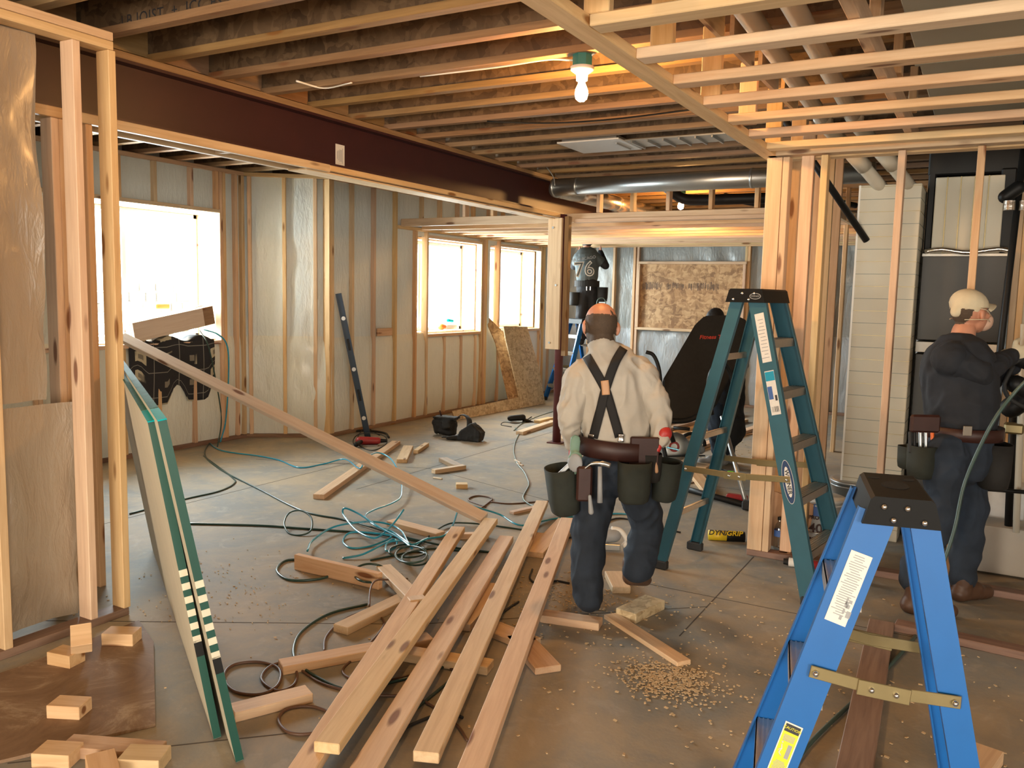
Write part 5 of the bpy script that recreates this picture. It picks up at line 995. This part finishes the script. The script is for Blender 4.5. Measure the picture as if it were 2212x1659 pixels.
def ribbon(name, path, w, target, mat, parent, off=.006, thick=.004, n=6):
    """strap laid over the surface of target along an image-guided path; w metres wide"""
    bm0 = bmesh.new(); bm0.from_mesh(target.data); bm0.transform(WM[target.name]); bvh = BVHTree.FromBMesh(bm0); bm0.free()
    pts = []
    sp = spline([(p[0], p[1], 0) for p in path], n)
    for i, p in enumerate(sp):
        t = (sp[min(i+1, len(sp)-1)]-sp[max(i-1, 0)]).normalized(); nrm = V((-t.y, t.x, 0)); row = []
        h = bvh.ray_cast(CAMP, ray(p.x, p.y).normalized())
        if h[0] is None: continue
        D = (h[0]-CAMP).length*F/ray(p.x, p.y).length; hw = w/2*F/D
        for q in (-1, -.5, 0, .5, 1):
            r = ray(p.x+nrm.x*hw*q, p.y+nrm.y*hw*q).normalized(); g = bvh.ray_cast(CAMP, r); loc = g[0] if g[0] is not None and (g[0]-h[0]).length < w*1.6 else h[0]+(RW @ V((nrm.x*w/2*q, -nrm.y*w/2*q, 0)))
            row.append(loc-r*off)
        pts.append(row)
    bm = bmesh.new(); vs = [[bm.verts.new(p) for p in r] for r in pts]
    for a, b in zip(vs[:-1], vs[1:]):
        for i in range(4): f = bm.faces.new((a[i], a[i+1], b[i+1], b[i])); f.smooth = True
    me = bpy.data.meshes.new(name); bm.to_mesh(me); bm.free(); me.materials.append(M[mat]); o = link(name, me, None, parent); so = o.modifiers.new('s', 'SOLIDIFY'); so.thickness = thick; so.offset = 0; return o
RT = RW @ V((1, 0, 0)); RT.z = 0; RT.normalize(); AW = V((-RT.y, RT.x, 0)); UP = V((0, 0, 1))      # image right, away from the viewer
def boot(mb, heel, toe, r=.045, up=.11):
    h, t = V(heel), V(toe); mb.cap(h+UP*r, t+UP*(r*.75), r*1.05, r*.85, 12, fy=1); mb.cap(h+UP*r+(t-h)*.12, h+UP*(up+.05)+(t-h)*.12, r*1.1, r*1.15, 12); mb.cap(h+UP*r*1.3, t*.6+h*.4+UP*r*1.3, r*.95, r*.95)
# ---------------- worker with black braces, seen from behind
D = 4.16; J = lambda x, y, d=0: dp(x, y, D+d)
p1 = thing('person', 'balding worker seen from behind in off-white shirt with black crossed braces and tool belt', 'person', tuple(fl(1300, 1290)))
hc = J(1297, 706, .02); b = MB(); hup = (UP*.93+AW*.34-RT*.02); P = head(b, hc, AW*.95-RT*.15-UP*.25, hup, 1.02)
b.cap(J(1300, 735, .0), J(1306, 790, -.02), .060, .07); b.cap(J(1262, 800, .02), J(1372, 797, .02), .062); b.cap(J(1318, 800), J(1328, 960), .14, .13, fy=.6, side=RT); b.cap(J(1330, 990), J(1330, 1000), .145, fy=.68, side=RT)
ShL, ElL, WrL = J(1249, 818), J(1230, 898, -.03), J(1238, 958, .06); ShR, ElR, WrR = J(1388, 812), J(1427, 893, -.05), J(1428, 950, -.10)
for a, e, w in ((ShL, ElL, WrL), (ShR, ElR, WrR)): b.cap(a, e, .048, .037); b.cap(e, w, .037, .027)
hL, kL, aL = J(1293, 1020), J(1272, 1152, .03), J(1268, 1272, .02); hR, kR, aR = J(1372, 1020, .02), J(1398, 1135, .14), J(1382, 1222, .10)
for a, e, w in ((hL, kL, aL), (hR, kR, aR)): b.cap(a, e, .085, .055); b.cap(e, w, .052, .038); b.sph(w, .04)
hand(b, WrL, -UP+AW*.3, RT, AW, .95); hand(b, WrR, -UP*.75-RT*.35, -RT-AW, AW, .95, curl=1.1)
body = organic('body', b, .0065, M['skin'], p1, 5); eyes(P, p1)
Pc = P(0, 0, 0)
def hairp(q):
    v = (q-Pc); u_ = v.dot(hup.normalized()); f_ = v.dot((AW*.95-RT*.15-UP*.25).normalized()); r_ = v.dot(RT)
    if abs(r_) > .079 and abs(u_+.01) < .045: return False
    return -.085 < u_ < .040-.10*max(0, f_+.02)+.022*noise.noise(q*45)+.010*noise.noise(q*140) and f_ < .045 and v.length < .14
shell('hair', body, hairp, .0022, 'hair_stubble', p1)
b = MB(); b.cap(J(1300, 752, -.005), J(1304, 790, -.015), .066, .09); b.cap(J(1262, 805, .02), J(1374, 800, .02), .078, .080); b.cap(J(1318, 815), J(1328, 905), .172, .168, fy=.70, side=RT); b.cap(J(1330, 905), J(1335, 958), .172, .172, fy=.72, side=RT); b.cap(ShL, ShL*.7+ElL*.3, .074, .066); b.cap(ShR, ShR*.7+ElR*.3, .078, .068); b.sph(J(1295, 800, -.02), (.09, .06, .07)); b.sph(J(1345, 800, -.02), (.09, .06, .07))
shirt = organic('shirt', b, .009, M['shirt_white'], p1, 3, .013, 9, 3)
for a_, e, w in ((ShL, ElL, WrL), (ShR, ElR, WrR)):
    b = MB(); b.cap(a_+(e-a_)*.05, e, .074, .062); b.cap(e, w, .060, .042); organic('sleeve', b, .008, M['shirt_white'], p1, 3, .012, 12, 5)
b = MB(); b.cap(J(1333, 965), J(1333, 1000), .165, .165, fy=.70, side=RT); b.cap(hL, kL, .108, .088); b.cap(kL, aL, .086, .078); b.cap(J(1268, 1250, .02), J(1271, 1290, .02), .083, .078); b.cap(hR, kR, .110, .086); b.cap(kR, aR, .084, .080); b.cap(J(1384, 1200, .12), J(1376, 1228, .1), .084, .075)
jeans = organic('jeans', b, .009, M['denim'], p1, 3, .014, 9, 8)
for nm, hl, to in (('boot', fl(1272, 1302), fl(1262, 1240)), ):
    b = MB(); boot(b, hl+AW*.03, hl+AW*.25, .042, .06); organic(nm, b, .008, M['leather_brown'], p1, 3)
b = MB(); he = J(1362, 1246, .14); b.cap(he, he+RT*.10+AW*.14-UP*.06, .044, .036); b.cap(he+UP*.03, he+UP*.08, .045); organic('boot', b, .008, M['leather_brown'], p1, 3)
for w, s_, d_ in ((WrL, RT, -UP+AW*.3), (WrR, -RT-AW, -UP*.75-RT*.35)):
    b = MB(); hand(b, w, d_, s_, AW, 1.0, .0035, 1.0); b.cap(w-V(d_).normalized()*-.0, w+V(d_).normalized()*-.035, .034, .038); organic('glove', b, .005, M['glove_red'], p1, 2)
ribbon('brace_strap', [(1264, 764), (1283, 796), (1307, 840), (1320, 880), (1338, 944)], .044, shirt, 'elastic', p1)
ribbon('brace_strap', [(1347, 752), (1328, 785), (1309, 838), (1297, 885), (1281, 946)], .044, shirt, 'elastic', p1, .009)
ribbon('brace_strap', [(1264, 764), (1256, 757), (1262, 752)], .044, shirt, 'elastic', p1)
bvh_c = J(1307, 837, -.17)
c0 = [(-.0, .047), (.027, .0), (.0, -.045), (-.027, .0)]
ribbon('brace_patch', [(1306, 822), (1308, 838), (1309, 853)], .038, shirt, 'leather_tan', p1, .014, .003)
for x in (1277, 1342): ribbon('clip', [(x, 938), (x-1, 955)], .028, shirt, 'chrome', p1, .014, .004)
# belt and pouches
bc = J(1337, 966); b = MB(); ex = []
for i in range(40):
    a = 2*math.pi*i/40; ex.append(bc+RT*(.200*math.cos(a))+AW*(.148*math.sin(a))-UP*(.012*math.cos(a)))
bm = bmesh.new(); rr = [[bm.verts.new(p+UP*z) for p in ex] for z in (-.045, 0, .045)]
for a_, b_ in zip(rr[:-1], rr[1:]):
    for i in range(40): f = bm.faces.new((a_[i], a_[(i+1) % 40], b_[(i+1) % 40], b_[i])); f.smooth = True
me = bpy.data.meshes.new('belt'); bm.to_mesh(me); bm.free(); me.materials.append(M['leather']); bl = link('belt', me, None, p1); so = bl.modifiers.new('s', 'SOLIDIFY'); so.thickness = .008
zr = math.atan2(RT.y, RT.x)
def pch(x, y, d, w, dd, h, rz, mat='canvas_green', tilt=0, roll=0, par=p1, Dd=None):
    q = dp(x, y, (Dd or D)+d); o = pouch('pouch', (0, 0, 0), w, dd, h, 0, mat, par); m = T(*q) @ Matrix.Rotation(zr+rz, 4, 'Z') @ Matrix.Rotation(roll, 4, 'Y') @ Matrix.Rotation(tilt, 4, 'X'); o.parent = par; o.matrix_local = WM[par.name].inverted() @ m; return o
pch(1222, 1108, -.02, .15, .17, .235, .2, roll=-.16, tilt=.05); pch(1368, 1086, -.13, .155, .13, .20, .1); pch(1432, 1080, .0, .13, .15, .20, -.5, roll=.10); pch(1400, 1040, -.06, .12, .12, .14, 0, 'black_soft')
MB().box((.14, .02, .14), place(J(1392, 975, -.125), RT, UP), .006).obj('belt_flap', M['leather'], parent=p1)
b = MB(); b.cap(J(1243, 950, -.11), J(1240, 1000, -.13), .026, .026, fy=.35, side=RT); b.cap(J(1243, 990, -.13), J(1240, 1018, -.12), .036, .02, fy=.4, side=RT); organic('holster', b, .006, M['mint'], p1, 2)
MB().sph(J(1242, 1000, -.14), (.04, .016, .045)).obj('speed_square', M['hose_green'] if 0 else M['ink_grey'], parent=p1, smooth=True)
MB().cone(J(1296, 1008, -.185), J(1296, 1086, -.185), .010, .013).obj('hammer_handle', M['ink_grey'], parent=p1, smooth=True); MB().tube(spline([J(1263, 1012, -.18), J(1278, 1002, -.18), J(1300, 1001, -.185), J(1318, 1006, -.185)], 5), [.004]*5+[.008]*5+[.013]*6, 8).obj('hammer_head', M['galv'], parent=p1)
MB().cap(J(1274, 1072, -.17), J(1277, 1106, -.17), .008, .013).obj('tool_handle', M['ink_grey'], parent=p1, smooth=True); MB().box((.075, .03, .17), place(J(1262, 1045, -.15), RT, UP), .01).obj('sheath', M['leather'], parent=p1); MB().cap(J(1416, 998, -.12), J(1418, 1018, -.12), .01).obj('tool_handle', M['leather_tan'], parent=p1, smooth=True)
MB().cone(J(1440, 966, -.06), J(1466, 972, -.06), .004).obj('pencil', M['hose_cyan'], parent=p1); MB().box((.02, .012, .11), place(J(1213, 1020, -.12), RT*.7-UP*.7, UP), .003).obj('square_tool', M['galv'], parent=p1)
# ---------------- worker in cap and dust mask at the right
D = 4.42; J = lambda x, y, d=0: dp(x, y, D+d)
p2 = thing('person', 'worker in cream cap and dust mask reaching right at the far right studs', 'person', tuple(fl(2020, 1310)))
FW = (RT*.93+AW*.36).normalized(); b = MB(); hc = J(2096, 676); hu = UP*.98-FW*.05; P = head(b, hc, FW-UP*.12, hu, 1.0)
b.cap(J(2082, 715), J(2070, 765), .058, .07); SD = FW.cross(UP)
sN, sF = J(2052, 775, -.12), J(2085, 770, .16); b.cap(sN, sF, .062); b.cap(J(2072, 790), J(2078, 930), .14, .12, fy=.8, side=SD)
eN, wN = J(2116, 806, -.16), J(2186, 768, .06); eF, wF = J(2140, 815, .2), J(2200, 778, .18)
for a, e, w in ((sN, eN, wN), (sF, eF, wF)): b.cap(a, e, .05, .04); b.cap(e, w, .04, .028)
b.cap(J(2072, 950), J(2072, 975), .14, fy=.8, side=SD)
hN, kN, aN = J(2046, 975, -.10), J(2032, 1110, -.06), J(1974, 1252, -.05); hF, kF, aF = J(2090, 975, .10), J(2096, 1110, .12), J(2078, 1250, .14)
for a, e, w in ((hN, kN, aN), (hF, kF, aF)): b.cap(a, e, .085, .055); b.cap(e, w, .052, .038); b.sph(w, .04)
hand(b, wN, RT*.9+UP*.3, AW, UP, .95, curl=.9); hand(b, wF, RT*.9+UP*.3, -AW, UP, .95, curl=.9)
body = organic('body', b, .0065, M['skin'], p2, 5); eyes(P, p2)
Pc = P(0, 0, 0); fwv = (FW-UP*.12).normalized()
shell('hair', body, lambda q: (-.06 < (q-Pc).dot(UP) < .03) and (q-Pc).dot(fwv) < -.058 and (q-Pc).length < .13 and abs((q-Pc).dot(SD)) < .082, .004, 'hair_stubble', p2)
b = MB(); m = Matrix((SD, fwv, fwv.cross(SD)*-1)).transposed(); b.sph(P(0, -.012, .045), (.089, .105, .082), Matrix((SD, fwv, UP)).transposed()); b.cap(P(-.0, -.10, .01), P(0, -.09, .04), .03)
cap = organic('cap', b, .007, M['cap_cream'], p2, 4)
bm = bmesh.new(); bm.from_mesh(cap.data); bmesh.ops.delete(bm, geom=[f for f in bm.faces if (WM[cap.name] @ f.calc_center_median()-Pc).dot(UP)*1.0 < .028-.35*min(0, 0)-(.05 if (WM[cap.name] @ f.calc_center_median()-Pc).dot(fwv) < -.03 else 0)], context='FACES'); bm.to_mesh(cap.data); bm.free()
cap.modifiers.new('s', 'SOLIDIFY').thickness = .003
g = []; bm = bmesh.new()
for i in range(13):
    a = math.radians(-62+i*124/12); row = []
    for j in range(6):
        r = .092+.075*j/5*math.cos(a*1.15)**.6; row.append(bm.verts.new(P(math.sin(a)*min(r, .085)*.98, math.cos(a)*r, .052-.022*(abs(math.sin(a))**2)*2-.012*j/5)))
    g.append(row)
for i in range(12):
    for j in range(5): f = bm.faces.new((g[i][j], g[i+1][j], g[i+1][j+1], g[i][j+1])); f.smooth = True
me = bpy.data.meshes.new('cap_brim'); bm.to_mesh(me); bm.free(); me.materials.append(M['cap_cream']); o = link('cap_brim', me, None, p2); so = o.modifiers.new('s', 'SOLIDIFY'); so.thickness = .004
b = MB(); mm = Matrix((SD, fwv, UP)).transposed(); b.sph(P(0, .088, -.045), (.055, .050, .056), mm); b.sph(P(0, .108, -.018), (.022, .02, .028), mm); organic('dust_mask', b, .005, M['mask_tan'], p2, 3, .002, 30)
for z0, z1, y1 in ((-.02, .025, -.03), (-.05, -.03, -.03)):
    for q in (-1, 1): MB().tube(spline([P(q*.05, .085, z0), P(q*.082, .03, (z0+z1)/2+.006), P(q*.089, y1, z1), P(q*.045, -.092, z1+.0)], 5), .0022, 6).obj('mask_strap', M['yellow'] if 0 else M['cap_cream'], parent=p2)
b = MB(); b.cap(J(2076, 745), J(2072, 775), .072, .10); b.cap(sN, sF, .088, .085); b.cap(J(2070, 800), J(2076, 860), .20, .195, fy=.86, side=SD); b.cap(J(2076, 860), J(2074, 915), .195, .18, fy=.86, side=SD)
sweater = organic('sweater', b, .009, M['shirt_navy'], p2, 3, .012, 8, 5)
for a_, e, w in ((sN, eN, wN), (sF, eF, wF)):
    b = MB(); b.cap(a_, e, .084, .068); b.cap(e, w, .064, .044); organic('sleeve', b, .008, M['shirt_navy'], p2, 3, .012, 10, 7)
b = MB(); b.cap(J(2072, 935), J(2072, 985), .165, fy=.84, side=SD); b.cap(hN, kN, .108, .085); b.cap(kN, aN, .084, .072); b.cap(aN+UP*.06, aN+UP*.0, .078); b.cap(hF, kF, .108, .085); b.cap(kF, aF, .082, .07)
organic('jeans', b, .009, M['denim_pale'], p2, 3, .014, 9, 2)
for a in (aN, aF):
    b = MB(); hl = V((a.x, a.y, .0)); boot(b, hl-FW*.03-AW*.02, hl+FW*.17-AW*(.14 if a is aN else .03), .045, .09); organic('boot', b, .008, M['leather_brown'], p2, 3, .003, 20)
for w, q in ((wN, AW), (wF, -AW)):
    b = MB(); hand(b, w, RT*.9+UP*.3, q, UP, 1.0, .003, .9); b.cap(w, w-RT*.03, .032, .036); organic('glove', b, .005, M['cap_cream'], p2, 2)
bc = J(2073, 930); bm = bmesh.new(); ex = [bc+FW*(.185*math.cos(2*math.pi*i/40))+SD*(.205*math.sin(2*math.pi*i/40)) for i in range(40)]; rr = [[bm.verts.new(p+UP*z) for p in ex] for z in (-.032, 0, .032)]
for a_, b_ in zip(rr[:-1], rr[1:]):
    for i in range(40): f = bm.faces.new((a_[i], a_[(i+1) % 40], b_[(i+1) % 40], b_[i])); f.smooth = True
me = bpy.data.meshes.new('belt'); bm.to_mesh(me); bm.free(); me.materials.append(M['leather']); bl = link('belt', me, None, p2); bl.modifiers.new('s', 'SOLIDIFY').thickness = .008
MB().box((.045, .006, .05), place(J(2090, 931, -.205), RT, UP), .002).obj('buckle', M['chrome'], parent=p2)
pch(1990, 1032, -.08, .14, .14, .17, .3, 'canvas_green', par=p2); pch(1958, 1012, .02, .08, .10, .12, .3, 'canvas_green', par=p2); pch(2142, 1055, -.02, .15, .20, .24, -.2, 'black_soft', par=p2); MB().box((.15, .03, .09), place(J(1998, 915, -.18), RT, UP), .01).obj('belt_flap', M['leather'], parent=p2)
for x, mt in ((1975, 'black'), (1988, 'galv'), (2000, 'galv'), (2014, 'orange'), (1966, 'rubber')): MB().cap(J(x, 935, -.1), J(x, 975, -.1), .009).obj('tool_handle', M[mt], parent=p2, smooth=True)
# tool in the worker's hands
st_ = thing('wall_saw', 'dark power tool held by the masked worker at the right edge', 'tool', tuple(J(2205, 780))); MB().cap(J(2180, 768, .1), J(2240, 790, .1), .035, .045).obj('motor_body', M['black'], parent=st_, smooth=True); MB().tube(spline([J(2150, 795, .08), J(2180, 788, .06), J(2215, 770, .06), J(2240, 760, .06)], 5), .014, 8).obj('handle', M['rubber'], parent=st_)
MB().tube(spline([J(2190, 790, .1), J(2170, 830, .1), J(2180, 860, .1), J(2215, 880, .1)], 5), .012, 8).obj('cable', M['rubber'], parent=st_); MB().cap(J(2195, 830, .1), J(2230, 850, .1), .05).obj('battery', M['black'], parent=st_, smooth=True)
# ---------------- worker on the small ladder, jersey numbered 76
D = 12.75; J = lambda x, y, d=0: dp(x, y, D+d)
p3 = thing('person', 'worker in grey jersey numbered 76 standing on a ladder at the back', 'person', tuple(fl(1266, 790)))
b = MB(); P = head(b, J(1268, 522), AW, UP, 1.0); b.cap(J(1268, 532), J(1268, 548), .055, .07)
sL, sR = J(1250, 556), J(1287, 556); b.cap(sL, sR, .06); b.cap(J(1268, 560), J(1269, 610), .14, .13, fy=.6, side=RT); b.cap(J(1268, 618), J(1268, 626), .14, fy=.7, side=RT)
eR, wR = J(1308, 574), J(1297, 545, .28); eL, wL = J(1240, 575, .15), J(1252, 545, .4)
for a, e, w in ((sL, eL, wL), (sR, eR, wR)): b.cap(a, e, .05, .04); b.cap(e, w, .04, .03); hand(b, w, UP, -RT, AW, 1.0, curl=.5)
hL, kL, aL = J(1261, 632), J(1256, 685), J(1256, 728); hR, kR, aR = J(1278, 632), J(1280, 685, .05), J(1276, 728, .05)
for a, e, w in ((hL, kL, aL), (hR, kR, aR)): b.cap(a, e, .085, .055); b.cap(e, w, .052, .038)
body = organic('body', b, .012, M['skin'], p3, 3); eyes(P, p3); Pc = P(0, 0, 0); shell('hair', body, lambda q: (q-Pc).dot(UP) > -.06 and (q-Pc).dot(AW) < .05 and (q-Pc).length < .14, .008, 'hair_dark', p3)
b = MB(); b.cap(J(1268, 545), J(1268, 556), .08, .1); b.cap(sL, sR, .082); b.cap(J(1268, 560), J(1268, 602), .195, .165, fy=.66, side=RT); b.cap(sR, (sR+eR)/2, .08, .075); b.cap(sL, (sL+eL)/2, .08, .075); jersey = organic('jersey', b, .012, M['tee_slate'], p3, 3, .006, 10, 4)
b = MB(); 
for s_, e, w in ((sL, eL, wL), (sR, eR, wR)): b.cap(s_, e, .066, .06); b.cap(e, w, .058, .045)
organic('sleeve', b, .012, M['shirt_black'], p3, 3)
b = MB(); b.cap(J(1268, 616), J(1268, 628), .165, fy=.72, side=RT); b.cap(hL, kL, .11, .09); b.cap(kL, aL, .085, .075); b.cap(hR, kR, .11, .09); b.cap(kR, aR, .085, .075); organic('trousers', b, .012, M['shirt_black'], p3, 3, .008, 10, 6)
for a in (aL, aR):
    b = MB(); b.cap(a-UP*.07, a-UP*.085+AW*.17, .045, .04); b.cap(a-UP*.07, a, .05); organic('shoe', b, .01, M['black_soft'], p3, 2)
MB().cone(J(1268, 613)-UP*.045, J(1268, 613)+UP*.045, .19, seg=28, fy=.72, side=RT).obj('belt', M['black_soft'], parent=p3)
pch(1240, 660, -.02, .16, .16, .2, .2, 'black_soft', par=p3, Dd=D); pch(1300, 652, -.02, .17, .16, .22, -.2, 'black_soft', par=p3, Dd=D)
for x in (1267, 1275): MB().box((.012, .008, .06), place(J(x, 623, -.17), RT, UP)).obj('clip', M['chrome'], parent=p3)
MB().tube(spline([J(1288, 668, -.2), J(1291, 648, -.2), J(1302, 644, -.2), J(1308, 652, -.2), J(1306, 668, -.2)], 5), .008, 6).obj('hose_loop', M['cord_grey'], parent=p3)
tl = (J(1268, 556)-J(1268, 602)).normalized(); mm = place(J(1264, 588, -.165), RT+UP*.07, -AW+UP*.0)
def outl(nm, s, size, m, mat, par, grow):
    text(nm, s, size, m, mat, par, off=grow, ext=.003, space=1.02)
m0 = facing(J(1262, 583, -.142), RT+UP*.10, UP); outl('number', '76', .30, m0, 'paper', p3, .010); outl('number_fill', '76', .30, m0 @ T(0, 0, .004), 'tee_slate', p3, -.004)
text('lettering', 'SB CHICAGO', .062, facing(J(1261, 559, -.150), RT+UP*.18, UP), 'ink_grey', p3, ext=.002, off=.001)
# ---------------- worker behind the inversion table
D = 8.05; J = lambda x, y, d=0: dp(x, y, D+d)
p4 = thing('person', 'dark-haired worker in black bent behind the inversion table, grey sneaker showing', 'person', tuple(fl(1550, 990)))
b = MB(); P = head(b, J(1543, 692), -AW*.5-RT*.5-UP*.5, UP*.9-AW*.3, 1.0); b.cap(J(1545, 705), J(1555, 728), .055, .07); sL, sR = J(1522, 738), J(1600, 722); b.cap(sL, sR, .065); b.cap(J(1562, 750), J(1565, 840), .14, .13, fy=.7, side=RT)
eL, wL = J(1510, 790, -.1), J(1535, 830, -.2); eR, wR = J(1604, 785), J(1580, 835, -.1)
for a, e, w in ((sL, eL, wL), (sR, eR, wR)): b.cap(a, e, .05, .04); b.cap(e, w, .04, .03); hand(b, w, -UP-AW*.5, RT, AW, 1.0)
hL, kL, aL = J(1548, 860), J(1548, 925, -.1), J(1553, 972, .02); hR, kR, aR = J(1577, 860), J(1580, 920, .05), J(1572, 968, .12)
for a, e, w in ((hL, kL, aL), (hR, kR, aR)): b.cap(a, e, .085, .055); b.cap(e, w, .052, .038)
body = organic('body', b, .010, M['skin'], p4, 3); eyes(P, p4); Pc = P(0, 0, 0); shell('hair', body, lambda q: (q-Pc).dot(UP) > -.01 and (q-Pc).length < .14 and (q-Pc).dot((-AW*.5-RT*.5-UP*.5).normalized()) < .06, .009, 'hair_dark', p4)
b = MB(); b.cap(J(1555, 722), J(1560, 740), .08, .1); b.cap(sL, sR, .085); b.cap(J(1562, 750), J(1568, 860), .20, .19, fy=.7, side=RT); b.cap(sL, eL, .075, .065); b.cap(eL, wL, .062, .045); b.cap(sR, eR, .078, .066); b.cap(eR, wR, .064, .046); b.cap(J(1570, 860), J(1575, 930), .15, .16, fy=.8, side=RT); organic('coat', b, .012, M['shirt_black'], p4, 3, .008, 10, 9)
b = MB(); b.cap(J(1562, 850), J(1562, 862), .16, fy=.8, side=RT); b.cap(hL, kL, .10, .085); b.cap(kL, aL, .08, .075); b.cap(hR, kR, .10, .085); b.cap(kR, aR, .08, .075); organic('jeans', b, .012, M['denim'], p4, 3, .009, 10, 1)
for a in (aL, aR):
    b = MB(); hl = V((a.x, a.y, 0)); boot(b, hl+RT*.05, hl-RT*.18-AW*.03, .045, .05); organic('sneaker', b, .009, M['shoe_grey'], p4, 2); MB().cap(hl+RT*.05+UP*.014, hl-RT*.19-AW*.03+UP*.014, .02, fx=1, fy=1).obj('sole', M['paper'], parent=p4, smooth=True)

for nm, b in LATE:
    me = b.mesh(nm, M['black_soft']); me.transform(WM[LATE_T.name]); bb = MB(); bb.bm.from_mesh(me); organic(nm, bb, .01, M['black_soft'], LATE_T, 2, .008, 14, 4)
